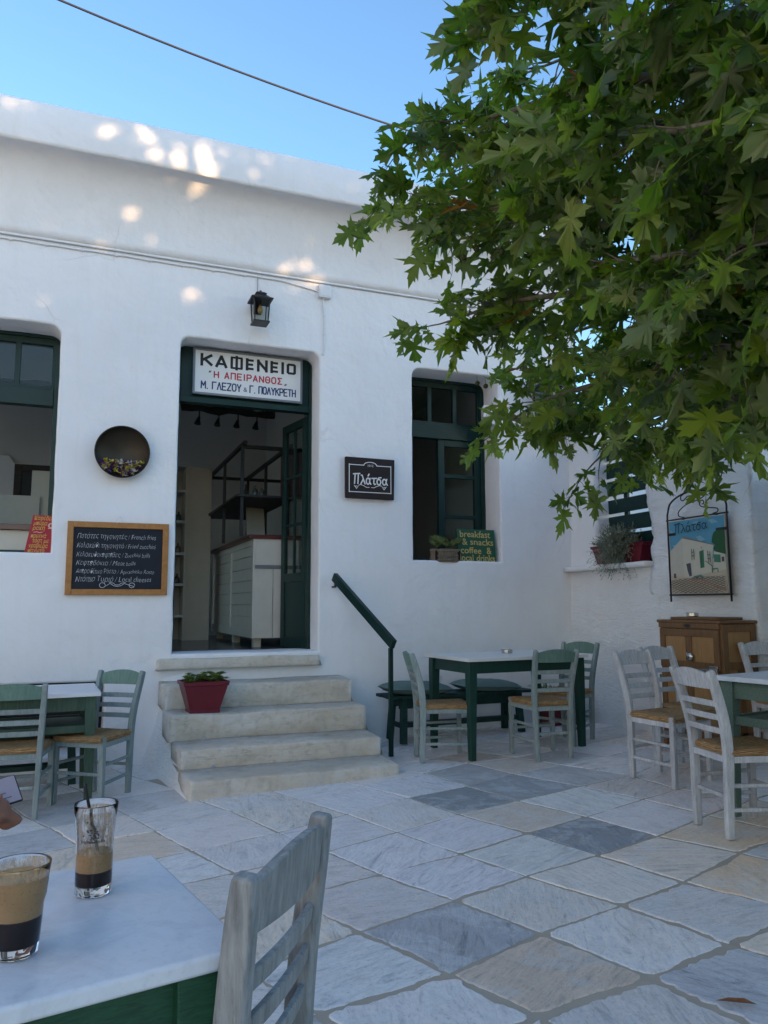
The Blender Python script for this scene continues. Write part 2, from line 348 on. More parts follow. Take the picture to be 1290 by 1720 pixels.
# ---- marble paving laid on a skewed grid; the joints that can be seen were measured
A0 = (2.2586, 4.4104); AI = (.14744, -.47527); AJ = (.48456, .11559)
MEAS = {(0,0):(2.23,4.424),(0,1):(2.714,4.515),(0,2):(3.274,4.627),(0,3):(3.774,4.71),(1,0):(2.405,3.901),(1,1):(2.88,4.012),(1,2):(3.417,4.157),(1,3):(3.78,4.244),(1,-1):(1.91,3.763),(1,-2):(1.4245,3.687),
 (0,-1):(1.759,4.27),(0,-2):(1.291,4.132),(0,-3):(.778,4.041),(-1,0):(2.115,4.918),(-1,1):(2.595,5.004),(-1,2):(3.068,5.165),(-1,-1):(1.621,4.764),(-1,-2):(1.141,4.595),(-1,-3):(.6325,4.489),(-2,-1):(1.448,5.275),(-2,0):(1.965,5.402),
 (-2,1):(2.526,5.568),(-2,2):(2.993,5.727),(-2,-2):(.9955,5.115),(-2,-3):(.4807,4.972),(2,-1):(2.042,3.339),(2,-2):(1.608,3.234),(2,-3):(1.122,3.121),(2,0):(2.522,3.424),(2,1):(2.99,3.528),(2,2):(3.516,3.707),(3,-1):(2.219,2.867),
 (3,0):(2.644,2.95),(3,-2):(1.77,2.779),(3,-3):(1.294,2.642),(3,-4):(.784,2.589),(4,-2):(1.909,2.318),(4,-1):(2.347,2.388),(4,-3):(1.4245,2.274)}
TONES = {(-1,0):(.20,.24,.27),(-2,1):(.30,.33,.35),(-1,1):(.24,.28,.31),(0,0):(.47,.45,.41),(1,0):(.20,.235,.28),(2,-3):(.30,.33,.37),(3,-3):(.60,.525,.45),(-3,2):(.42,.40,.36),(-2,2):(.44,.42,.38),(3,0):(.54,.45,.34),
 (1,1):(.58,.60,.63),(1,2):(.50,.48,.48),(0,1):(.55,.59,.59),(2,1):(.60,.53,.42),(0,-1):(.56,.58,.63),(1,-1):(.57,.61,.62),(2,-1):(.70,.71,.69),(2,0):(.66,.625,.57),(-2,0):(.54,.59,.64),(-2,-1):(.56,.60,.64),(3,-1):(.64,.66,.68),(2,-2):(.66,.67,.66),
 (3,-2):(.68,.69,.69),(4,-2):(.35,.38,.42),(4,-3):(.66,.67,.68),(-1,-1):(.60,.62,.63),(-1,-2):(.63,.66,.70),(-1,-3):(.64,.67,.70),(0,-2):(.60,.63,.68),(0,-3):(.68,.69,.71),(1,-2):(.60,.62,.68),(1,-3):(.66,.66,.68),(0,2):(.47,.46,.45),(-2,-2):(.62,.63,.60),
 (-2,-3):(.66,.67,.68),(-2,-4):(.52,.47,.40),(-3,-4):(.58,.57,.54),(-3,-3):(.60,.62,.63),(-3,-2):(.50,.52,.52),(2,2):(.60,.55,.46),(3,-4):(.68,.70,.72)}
ROUGHS = {(3,-3):1.8,(1,-3):1.4,(2,-2):1.2,(3,-1):1.4,(4,-3):1.6,(0,-3):1.2,(2,1):.5,(0,-4):1.3,(-1,-3):1.1}
def corner(i, j):
    if (i, j) in MEAS: return MEAS[(i, j)]
    q = random.Random(i*131+j*17); return (A0[0]+AI[0]*i+AJ[0]*j+q.uniform(-.03,.03), A0[1]+AI[1]*i+AJ[1]*j+q.uniform(-.03,.03))
def paving():
    V = []; F = []; UV = []; T = []; RN = []; RO = []
    for i in range(-7, 11):
        for j in range(-9, 8):
            c = [corner(i, j), corner(i, j+1), corner(i+1, j+1), corner(i+1, j)]; mx = sum(p[0] for p in c)/4; my = sum(p[1] for p in c)/4
            if my > FY+.15 or mx > RX+.3 or my < -2.5 or mx < -3.5: continue
            if .8 < mx < 2.3 and my > 6.2: continue
            q = random.Random(i*911+j*37+5); cx, cy = mx, my
            near = max(0, min(1, (4.6-my)/2.5)); gap = .005+.008*near
            pts = []; crn = [q.random()**3 for _ in range(4)]
            rag = q.uniform(.003, .008)+.015*near*q.random()
            for k in range(4):
                a, b = Vector(c[k]), Vector(c[(k+1)%4]); L = (b-a).length; n = max(4, int(L/.022)); inn = Vector((-(b-a).y, (b-a).x)).normalized()
                if inn.dot(Vector((cx, cy))-a) < 0: inn = -inn
                g = gap*q.uniform(.45, 1.7); ph = q.uniform(0, 99)
                for s_ in range(n):
                    t = (s_+.5)/n; e = min(t, 1-t)
                    rnd = max(0, .08-e)*.40*(.05+near)*crn[k if t < .5 else (k+1)%4]
                    d = g+rnd+rag*1.3*noise.noise((t*L*7, ph, 0))+rag*.9*noise.noise((t*L*30, ph, 3))
                    if e*L > max(d, .006)*.98: pts.append(a.lerp(b, t)+inn*d)
            if len(pts) < 8: continue
            n = len(pts); base = len(V); tilt = (q.uniform(-.0012,.0012), q.uniform(-.0012,.0012)); h0 = q.uniform(.0015,.004)
            C = Vector((cx, cy)); ang = q.choice([R(13), R(13), R(-20), R(60), R(-77)])+q.uniform(-.4,.4) if (i,j) not in ((4,-2),) else R(-60); ca, sa = math.cos(ang), math.sin(ang); off = (q.uniform(0,50), q.uniform(0,50))
            def put(p, dz):
                z = zg(cx, cy)+.033*(p.x-cx)*(1 if p.x < 5.5 else 0)-.027*(p.y-cy if cy > 5.17 else 0)+h0+tilt[0]*(p.x-cx)*4+tilt[1]*(p.y-cy)*4+dz
                V.append((p.x, p.y, z)); dx, dy = p.x-cx, p.y-cy; UV.append((off[0]+dx*ca+dy*sa, off[1]-dx*sa+dy*ca))
            for p in pts: put(p, -.02)
            for p in pts: put(p, -.0028)
            for p in pts: put(p+(C-p).normalized()*.006, 0)
            put(C, .001)
            for k in range(n):
                k2 = (k+1)%n
                F.append((base+k, base+k2, base+n+k2, base+n+k)); F.append((base+n+k, base+n+k2, base+2*n+k2, base+2*n+k)); F.append((base+2*n+k, base+2*n+k2, base+3*n))
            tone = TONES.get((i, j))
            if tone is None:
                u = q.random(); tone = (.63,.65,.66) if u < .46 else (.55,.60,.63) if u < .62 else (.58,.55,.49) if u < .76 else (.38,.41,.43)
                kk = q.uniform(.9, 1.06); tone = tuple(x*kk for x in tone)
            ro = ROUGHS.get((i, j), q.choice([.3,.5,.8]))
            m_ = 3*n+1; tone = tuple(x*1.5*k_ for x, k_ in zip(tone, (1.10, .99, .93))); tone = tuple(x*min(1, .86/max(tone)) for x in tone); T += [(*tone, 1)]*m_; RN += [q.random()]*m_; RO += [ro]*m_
    me = bpy.data.meshes.new('paving'); me.from_pydata(V, [], F)
    uv = me.uv_layers.new(name='UVMap'); li = np.zeros(len(me.loops), np.int32); me.loops.foreach_get('vertex_index', li); uv.data.foreach_set('uv', np.array(UV, np.float32)[li].ravel())
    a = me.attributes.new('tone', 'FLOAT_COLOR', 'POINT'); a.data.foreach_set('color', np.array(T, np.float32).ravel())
    a = me.attributes.new('rnd', 'FLOAT', 'POINT'); a.data.foreach_set('value', np.array(RN, np.float32)); a = me.attributes.new('rough', 'FLOAT', 'POINT'); a.data.foreach_set('value', np.array(RO, np.float32))
    b = bmesh.new(); b.from_mesh(me); bmesh.ops.recalc_face_normals(b, faces=b.faces); b.to_mesh(me); b.free()
    o = link('paving', me, SLAB); o['kind'] = 'structure'; return o
paving()

# ================================================================ THE CAFE
HOUSE = thing('cafe_building', 'white plastered coffee house with a coved cornice and dark green openings', 'building', (1.5, FY, 0))
HO = Vector((1.5, FY, 0))
def hpart(mb, name, mat, parent=None, **k):
    """a part given in world coordinates"""
    mb.v = [tuple(Vector(p)-HO) for p in mb.v]; return mb.build(name, mat, parent or HOUSE, **k)
def rrect(x0, z0, x1, z1, r, rb=.02, n=6, wob=.006):
    pts = []
    for cx, cz, a0, rr in ((x0+rb, z0+rb, 180, rb), (x1-rb, z0+rb, 270, rb), (x1-r, z1-r, 0, r), (x0+r, z1-r, 90, r)):
        for k in range(n+1):
            a = R(a0+90*k/n); pts.append((cx+rr*math.cos(a), cz+rr*math.sin(a)))
    out = []
    for k in range(len(pts)):
        a, b = pts[k], pts[(k+1)%len(pts)]; m = max(1, int(math.hypot(b[0]-a[0], b[1]-a[1])/.12))
        for s_ in range(m): 
            x, z = a[0]+(b[0]-a[0])*s_/m, a[1]+(b[1]-a[1])*s_/m; out.append((x+wob*noise.noise((x*4, z*4, 1)), z+wob*noise.noise((x*4, z*4, 7))))
    return out
DOOR = (.79, .862, 2.21, 3.905); WINR = (3.20, 1.765, 4.285, 3.87); WINL = (-1.32, 1.765, -.226, 3.87)
WX0, WX1, WT = -3.6, 5.30, .50
def facade():
    c = bpy.data.curves.new('facade', 'CURVE'); c.dimensions = '2D'; c.fill_mode = 'BOTH'; c.extrude = WT/2-.02; c.bevel_depth = .02; c.bevel_resolution = 2
    def sp(poly):
        s = c.splines.new('POLY'); s.points.add(len(poly)-1); s.use_cyclic_u = True
        for p, (x, z) in zip(s.points, poly): p.co = (x-HO.x, z, 0, 1)
    sp([(WX0,-.4),(WX1,-.4),(WX1,4.66),(WX0,4.66)])
    sp(rrect(*DOOR, .10)); sp(rrect(*WINR, .12)); sp(rrect(*WINL, .12)); sp(rrect(-.75,.03,.26,.68,.05,.03))
    o = bpy.data.objects.new('facade', c); COL.objects.link(o); dg = bpy.context.evaluated_depsgraph_get(); dg.update()
    me = bpy.data.meshes.new_from_object(o.evaluated_get(dg)); bpy.data.objects.remove(o); bpy.data.curves.remove(c)
    me.transform(Matrix.Translation((0, WT/2, 0)) @ Matrix.Rotation(pi/2, 4, 'X')); me.materials.clear()
    return link('wall', me, PL, HOUSE)
facade()
# coved cornice: a concave sweep out to a lip, then a thick upright fascia
def cornice():
    P = [(FY+.3, 4.655), (FY-.002, 4.655)]
    for k in range(1, 15):
        a = R(90*k/14); P.append((FY-.34*(1-math.cos(a))-.002, 4.655+.69*math.sin(a)*1.0))
    P += [(FY-.352, 5.335), (FY-.372, 5.345), (FY-.378, 5.37), (FY-.372, 5.70), (FY-.355, 5.735), (FY-.31, 5.75), (FY+.3, 5.76)]
    n = len(P); xs = [WX0+(WX1+.12-WX0)*i/90 for i in range(91)]; mb = MB(); vs = []
    for x in xs:
        for k, (y, z) in enumerate(P):
            wy = .010*noise.noise((x*1.3, z*2.5, 3))+.004*noise.noise((x*5, z*6, 9)) if k > 1 else 0
            vs.append((x, y+wy*(1 if k < n-1 else 0), z+(.012*noise.noise((x*.8, 4, y)) if k > 14 else 0)))
    fs = [(i*n+k, i*n+n+k, i*n+n+k+1, i*n+k+1) for i in range(90) for k in range(n-1)]+[tuple(range(n)), tuple(90*n+k for k in range(n-1, -1, -1))]
    mb.add(vs, fs); return hpart(mb, 'cornice', PL, smooth=True)
cornice()
# shell of the room: floor, ceiling, back and side walls, flat roof
RF = .864; YB = 12.2
hpart(MB().box(WX0, FY+WT, RF-.2, WX1, YB, RF), 'room_floor', plain('polished_concrete', (.09,.09,.088), .22, .5, var=.25, sc=3, bp=.03))
hpart(MB().box(WX0, FY+WT, 4.45, WX1, YB, 4.6), 'ceiling', ROOM)
hpart(MB().box(WX0, FY+.3, 4.655, WX1, YB+.2, 5.6), 'roof', PL)
hpart(MB().box(WX0, YB, -.3, WX1, YB+.25, 4.655), 'back_wall', ROOM)
hpart(MB().box(WX1-.3, FY+WT, -.3, WX1, YB, 4.655), 'side_wall', ROOM)
mb = MB()
for y0, y1, z0, z1 in ((FY+WT,YB,-.3,1.2), (FY+WT,YB,4.1,4.655), (FY+WT,8.1,1.2,4.1), (9.6,10.1,1.2,4.1), (11.7,YB,1.2,4.1)): mb.box(WX0, y0, z0, WX0+.3, y1, z1)
hpart(mb, 'side_wall', ROOM)                                        # two unseen lane-side windows, added and sized to light the room from the left
hpart(MB().box(-.9, FY+.42, -.1, .4, FY+.46, .75), 'cellar_dark_sheet', DARK)  # dark sheet standing in for the unlit inside of the cellar opening
hpart(MB().box(2.75, 9.9, RF, 2.87, YB, 4.45), 'partition_wall', ROOM)
# threshold stone
def slabstone(x0, y0, z0, x1, y1, z1, wob=.012, seed=0, n=60, rnd=.009):
    """a worn stone block: rounded, slightly uneven nosing"""
    prof = [(y1, z0), (y0+.006, z0), (y0, z0+.02), (y0, z1-rnd), (y0+rnd*.35, z1-rnd*.35), (y0+rnd, z1), (y0+.12, z1+.001), (y1, z1)]; m = len(prof); vs = []
    for i in range(n+1):
        x = x0+(x1-x0)*i/n; e = min(i, n-i)/n; 
        for k, (y, z) in enumerate(prof):
            a = wob*noise.noise((x*2.3, z*3, seed)); b = wob*.8*noise.noise((x*2.0, y*2, seed+5)); f = .45*wob*noise.noise((x*9, z*9, seed+2))+.5*wob*noise.noise((x*33, z*27, seed+4))
            rd = .02 if i in (0, n) else 0
            vs.append((x+(rd if i == 0 else -rd)*(1 if k in (2,3,4,5) else 0), y+(a+f if 0 < k < 6 else 0)+rd*(1 if 1 < k < 6 else 0), z+(b if k > 3 else 0)-(rd*.5 if 3 < k < 7 else 0)))
    fs = [(i*m+k, i*m+m+k, i*m+m+(k+1)%m, i*m+(k+1)%m) for i in range(n) for k in range(m)]+[tuple(range(m-1, -1, -1)), tuple(n*m+k for k in range(m))]
    mb = MB(); mb.add(vs, fs); return mb
o = hpart(slabstone(.665, FY-.06, .745, 2.215, FY+.62, .845, .012, 3), 'threshold', STEP, smooth=True)

# ---- joinery
FYD = FY+.27
def frame_mb(x0, z0, x1, z1, wd, y0, y1, bottom=True):
    mb = MB(); mb.box(x0, y0, z0, x0+wd, y1, z1); mb.box(x1-wd, y0, z0, x1, y1, z1); mb.box(x0+wd, y0, z1-wd, x1-wd, y1, z1)
    if bottom: mb.box(x0+wd, y0, z0, x1-wd, y1, z0+wd)
    return mb
# door: frame, transom panel and one glazed leaf folded inwards
df = hpart(frame_mb(.77, .82, 2.235, 3.97, .075, FYD, FYD+.10, False), 'door_frame', GREEN, bevel=.004)
mb = MB(); mb.box(.845, FYD+.015, 3.36, 2.16, FYD+.06, 3.895); mb.box(.845, FYD-.012, 3.315, 2.16, FYD+.09, 3.375)
x = hpart(mb, 'transom_panel', GREEN, df, bevel=.004)
def leaf(hx, hy, ang, wd, z0, z1, glz, cols, rows, parent, name='door_leaf'):
    """a glazed leaf hinged at (hx, hy), opening inwards; ang measured from the closed position"""
    sg = 1 if wd > 0 else -1; wd = abs(wd); ca, sa = math.cos(ang), math.sin(ang)
    def tr(mb): mb.v = [(hx-HO.x-sg*(x*ca-y*sa), hy-HO.y+x*sa+y*ca, z) for x, y, z in mb.v]; return mb
    mb = MB(); st = .085
    mb.box(0, 0, z0, st, .042, z1); mb.box(wd-st, 0, z0, wd, .042, z1); mb.box(st, 0, z1-st, wd-st, .042, z1); mb.box(st, 0, z0, wd-st, .042, z0+.1)
    mb.box(st, 0, glz-.05, wd-st, .042, glz+.04)
    if glz-.05 > z0+.12: mb.box(st, .012, z0+.1, wd-st, .03, glz-.05)
    gw = (wd-2*st); g0 = glz+.04; g1 = z1-st
    for k in range(1, rows): z = g0+(g1-g0)*k/rows; mb.box(st, .004, z-.014, wd-st, .038, z+.014)
    for k in range(1, cols): x = st+gw*k/cols; mb.box(x-.01, .006, g0, x+.01, .036, g1)
    lf = tr(mb).build(name, GREEN, parent, bevel=.003)
    tr(MB().box(st, .018, g0, wd-st, .022, g1)).build('pane', PANE, lf)
    return lf
lf = leaf(2.155, FYD+.10, R(80), .60, .88, 3.30, 1.62, 2, 3, HOUSE)
# folded left leaf seen on edge beyond the left jamb
leaf(.85, FYD+.10, R(97), -.60, .88, 3.30, 1.62, 2, 3, HOUSE)
# windows
def window(X, opened, name):
    x0, z0, x1, z1 = X; y = FY+.33; wd = .07
    mb = frame_mb(x0-.02, z0-.03, x1+.02, z1+.04, wd+.02, y, y+.10); zt = 3.17
    mb.box(x0+wd, y-.012, zt, x1-wd, y+.09, zt+.16)                                  # transom bar
    wf = hpart(mb, 'window_frame', GREEN, bevel=.004)
    mb = MB(); a, b = x0+wd, x1-wd; g0, g1 = zt+.16, z1-.05
    for q in (0, 1/3, 2/3, 1):
        xx = a+(b-a)*q; mb.box(xx-.024, y+.02, g0, xx+.024, y+.065, g1)
    mb.box(a, y+.018, g0, b, y+.067, g0+.035); mb.box(a, y+.018, g1-.06, b, y+.067, g1)
    s_ = hpart(mb, 'fanlight_sash', GREEN, wf, bevel=.003); hpart(MB().box(a, y+.038, g0, b, y+.042, g1), 'pane', PANE, s_)
    if not opened:                                                                    # right half shut, left half folded in
        m0, m1 = a+(b-a)*.44, b
        mb = frame_mb(m0, z0+.05, m1, zt, .075, y+.02, y+.07)
        for q in (.345, .67): zz = z0+.05+(zt-z0)*q; mb.box(m0+.07, y+.025, zz-.02, m1-.07, y+.065, zz+.02)
        c = hpart(mb, 'casement', GREEN, wf, bevel=.003); hpart(MB().box(m0+.07, y+.043, z0+.1, m1-.07, y+.047, zt-.06), 'pane', PANE, c)
        leaf(a, y+.10, R(100), -.48, z0+.05, zt, z0+.13, 1, 3, wf, 'casement')
    else:
        leaf(b, y+.10, R(100), .48, z0+.05, zt, z0+.13, 1, 3, wf, 'casement')
    return wf
window(WINR, False, 'r'); window(WINL, True, 'l')

# ---- steps
STEPS = thing('stone_steps', 'four worn stone steps with a whitewashed flank up to the cafe door', 'steps', (1.5, 5.6, 0)); SO = Vector((1.5, 5.6, 0))
SD = [(.745, 5.61, .108, 2.36), (.735, 6.03, .248, 2.37), (.70, 6.47, .445, 2.405), (.70, 6.84, .64, 2.40)]
for k, (x0, y0, z1, x1) in enumerate(SD):
    zb = (-.12 if k == 0 else SD[k-1][2]-.01); ye = SD[k+1][1]+.05 if k < 3 else FY-.02
    mb = slabstone(x0, y0, zb, x1, ye, z1, .014, 11+k*7); mb.v = [tuple(Vector(p)-SO) for p in mb.v]; mb.build('step', STEP, STEPS, smooth=True)
def flank():
    mb = MB(); prof = []
    tops = [(5.64,.07),(6.02,.09),(6.05,.215),(6.46,.235),(6.50,.41),(6.83,.43),(6.87,.60),(7.2,.625),(FY+.02,.74)]
    vs = []; m = len(tops); rows = 7
    for i, (y, z) in enumerate(tops):
        for r_ in range(rows):
            t = r_/(rows-1); xt = .765-.025*(y-5.6)/1.7; flare = .02+.17*((y-5.6)/1.7); zb = zg(.6, y)-.03
            x = xt-flare*(t**1.7)+.012*noise.noise((y*4, t*3, 2)); vs.append((x, y+.065, z+(zb-z)*t))
    fs = [(i*rows+r_, i*rows+rows+r_, i*rows+rows+r_+1, i*rows+r_+1) for i in range(m-1) for r_ in range(rows-1)]
    n0 = len(vs); vs += [(1.0, y, z) for y, z in tops]; vs += [(1.0, y, -.2) for y, z in tops]
    fs += [(i*rows, n0+i, n0+i+1, (i+1)*rows) for i in range(m-1)]; fs.append(tuple(range(rows))+(n0+m, n0))
    fs += [(n0+i, n0+m+i, n0+m+i+1, n0+i+1) for i in range(m-1)]
    mb.add([tuple(Vector(p)-SO) for p in vs], fs); return mb.build('flank', PL2, STEPS, smooth=True)
flank()

# ---- handrail
HR = thing('handrail', 'dark green iron handrail beside the stone steps', 'handrail', (2.57, 6.36, zg(2.57, 6.36))); o0 = Vector(HR.location)
L = lambda x, y, z: tuple(Vector((x, y, z))-o0)
MB().sweep([L(2.335,7.25,1.60), L(2.575,6.30,.975)], .045, .085, (1,.25,0)).build('rail', GREEN, HR, bevel=.006)
MB().box(-.018,-.018,-.02,.018,.018,.93).build('post', GREEN, HR, bevel=.003)
MB().sweep([L(2.34,7.335,1.50), L(2.34,7.235,1.50), L(2.34,7.22,1.60)], .02, .02).build('bracket', IRON, HR)

# ================================================================ THE RIGHT-HAND WALL
def rubble(x0, y0, z0, x1, y1, z1, amp=.03, seed=0, res=.045, ragged=None, taper=0):
    """a rough whitewashed block, its faces pushed in and out over stones"""
    b = bmesh.new(); bmesh.ops.create_cube(b, size=1)
    for v in b.verts: v.co = Vector(((x0+x1)/2+v.co.x*(x1-x0), (y0+y1)/2+v.co.y*(y1-y0), (z0+z1)/2+v.co.z*(z1-z0)))
    for ax, ln in ((0, x1-x0), (1, y1-y0), (2, z1-z0)):
        n = max(1, int(ln/res)-1); es = [e for e in b.edges if abs((e.verts[0].co-e.verts[1].co)[ax]) > .5*ln]
        bmesh.ops.subdivide_edges(b, edges=es, cuts=n, use_grid_fill=True)
    b.normal_update(); new = []
    for v in b.verts:
        p = v.co; nn = v.normal; d = 0
        big = noise.noise((p.y*1.7+seed, p.z*2.6, p.x*1.7)); st = noise.noise((p.y*4.0, p.z*9.0+seed, p.x*4.0)); rip = noise.noise((p.y*7, p.z*26+seed, p.x*7)); vor = noise.voronoi((p.y*4.5+seed, p.z*8, p.x*4.5))[0]
        d = amp*(.9*big+.45*st+.22*rip+.7*(min(.6, vor[1]-vor[0])-.3)); q = p+nn*d
        if ragged:
            e = ragged(p); q += Vector(e)
        q.x += taper*(1-(p.z-z0)/(z1-z0))*(-1 if p.x < (x0+x1)/2 else 0)
        new.append(q)
    for v, q in zip(b.verts, new): v.co = q
    me = bpy.data.meshes.new('rubble'); b.to_mesh(me); b.free(); return me
YW = thing('courtyard_wall', 'whitewashed rubble wall closing the courtyard, with a slatted green opening', 'wall', (RX, 6.2, 0)); WO = Vector((RX, 6.2, 0))
def wpart(me, name, mat=PL2): me.transform(Matrix.Translation(-WO)); return link(name, me, mat, YW, smooth=True)
wpart(rubble(RX, 5.9, -.3, RX+.5, FY+.3, 1.70, .022, 3), 'parapet')
def rag(p):
    return (0, .06*noise.noise((p.z*3.1, 5, 2))+.035*noise.noise((p.z*9, 1, 4)), 0) if p.y > 5.85 else (0,0,0)
wpart(rubble(RX-.0, 4.76, -.3, RX+.5, 5.99, 3.02, .03, 21, .05, rag, .0), 'pier')
wpart(rubble(RX+.02, 6.86, 1.6, RX+.45, FY+.3, 3.4, .012, 8), 'jamb', PL)
me = rubble(RX-.09, 5.97, 1.68, RX+.3, FY-.01, 1.735, .006, 5, .06); wpart(me, 'ledge', PL)
mb = MB(); zz = 1.735
for k, h in enumerate((.17,.175,.19,.19,.19,.19,.19)):
    mb.box(5.345, 5.85, zz+.008, 5.37, 6.95, zz+h-.022-(.012 if k == 3 else 0)); zz += h+.005
o = mb.build('slat_panel', GREEN, YW, bevel=.004); o.location = -WO
mb = MB()
for y in (6.60,): mb.box(5.372, y-.03, 1.735, 5.40, y+.03, 3.05)
o = mb.build('batten', GREEN, YW); o.location = -WO
GW = thing('garden_wall', 'rough unpainted grey wall continuing behind the wooden cabinet', 'wall', (5.7, 3.4, 0))
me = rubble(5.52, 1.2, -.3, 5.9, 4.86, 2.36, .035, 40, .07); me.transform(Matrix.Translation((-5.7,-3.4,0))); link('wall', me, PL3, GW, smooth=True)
me = rubble(5.50, 1.2, 2.34, 5.92, 4.86, 2.40, .02, 44, .07); me.transform(Matrix.Translation((-5.7,-3.4,0))); link('coping', me, PL2, GW, smooth=True)
# neighbour's house with blue shutters
NH = thing('neighbour_house', 'far white house with pale blue louvred shutters above the garden wall', 'house', (11.5, 9.0, 0))
MB().box(-2.2,-4,-.5,3,4,4.2).build('wall', PL, NH, bevel=.03)
BLUE = plain('blue_shutter_paint', (.09,.22,.30), .5, .4)
for y in (-.92, -.42):
    mb = MB(); mb.box(-2.27, y-.25, 2.9, -2.205, y-.21, 4.0); mb.box(-2.27, y+.21, 2.9, -2.205, y+.25, 4.0); mb.box(-2.27, y-.21, 2.9, -2.205, y+.21, 2.97); mb.box(-2.27, y-.21, 3.93, -2.205, y+.21, 4.0)
    for k in range(22): mb.sweep([(-2.24, y-.21, 2.99+k*.043), (-2.24, y+.21, 2.99+k*.043)], .045, .008, (.7,0,.7))
    mb.build('shutter', BLUE, NH)
MB().box(-2.3,-1.25,2.83,-2.2,-.1,2.89).build('sill', PL, NH)
# unseen house added on the left as a reflector: bounces warm sun into the courtyard
EH = thing('added_white_house', 'unseen tall white house added left of the viewer to bounce sun into the courtyard', 'house', (-7.9, -2, 0))
MB().box(-5,-6,-.5,0,6.0,10.2).build('wall', PL, EH, bevel=.05)
for y in (-4,-1,2):
    for z in (1.4, 4.6): MB().box(-.02,y-.5,z,.03,y+.5,z+1.5).build('shutter', BLUE, EH)
# unseen house added behind the camera to keep the late sun off the courtyard
OH = thing('added_white_house', 'unseen white house added behind the viewer to block the low sun', 'house', (7, -8.5, 0))
MB().box(-6.3,-4,-.5,8,0,5.8).build('wall', PL, OH, bevel=.05)
mb = MB()
for x in (-5,-2,1,4):
    for z in (1.2, 3.6): MB().box(x-.5,-.02,z,x+.5,.03,z+1.4).build('shutter', BLUE, OH)

# ================================================================ CHAIRS
def rush_seat(name, parent, w0, w1, d0, d1, z, th=.038):
    """four triangles of cord running parallel to the rails, pillowed, wrapped over the edge"""
    C = [Vector((-w0, d0, 0)), Vector((w0, d0, 0)), Vector((w1, d1, 0)), Vector((-w1, d1, 0))]; mid = Vector((0, (d0+d1)/2, 0)); V = []; F = []; UV = []; N = 10; K = 7
    for k in range(4):
        a, b = C[k], C[(k+1)%4]; inw = (mid-(a+b)/2); L = inw.length; out = -inw.normalized(); base = len(V)
        for r_ in range(-3, K+1):
            t = max(0, r_)/K
            for i in range(N+1):
                s_ = i/N; p = (a.lerp(b, s_)).lerp(mid, t); sag = -.016*(t**1.5)+.010*math.sin(min(1, t*2.5)*pi/2)
                if r_ < 0: q = p+out*(.010 if r_ == -1 else .012 if r_ == -2 else .003); zz = (-.006, -.024, -th)[-r_-1]; dv = -(.012, .03, .046)[-r_-1]
                else: q = p; zz = sag; dv = t*L
                bulge = .003*noise.noise((q.x*16, q.y*16, k))
                V.append((q.x, q.y, z+zz+bulge)); UV.append((s_*(b-a).length+k*3.1, dv+k*1.7))
        n = N+1
        for r_ in range(K+3):
            for i in range(N): F.append((base+r_*n+i, base+r_*n+i+1, base+(r_+1)*n+i+1, base+(r_+1)*n+i))
    me = bpy.data.meshes.new(name); me.from_pydata(V, [], F); uv = me.uv_layers.new(name='UVMap'); li = np.zeros(len(me.loops), np.int32); me.loops.foreach_get('vertex_index', li); uv.data.foreach_set('uv', np.array(UV, np.float32)[li].ravel())
    return link(name, me, RUSH, parent, smooth=True)
CG = 'rush-seated wooden chairs in the courtyard'
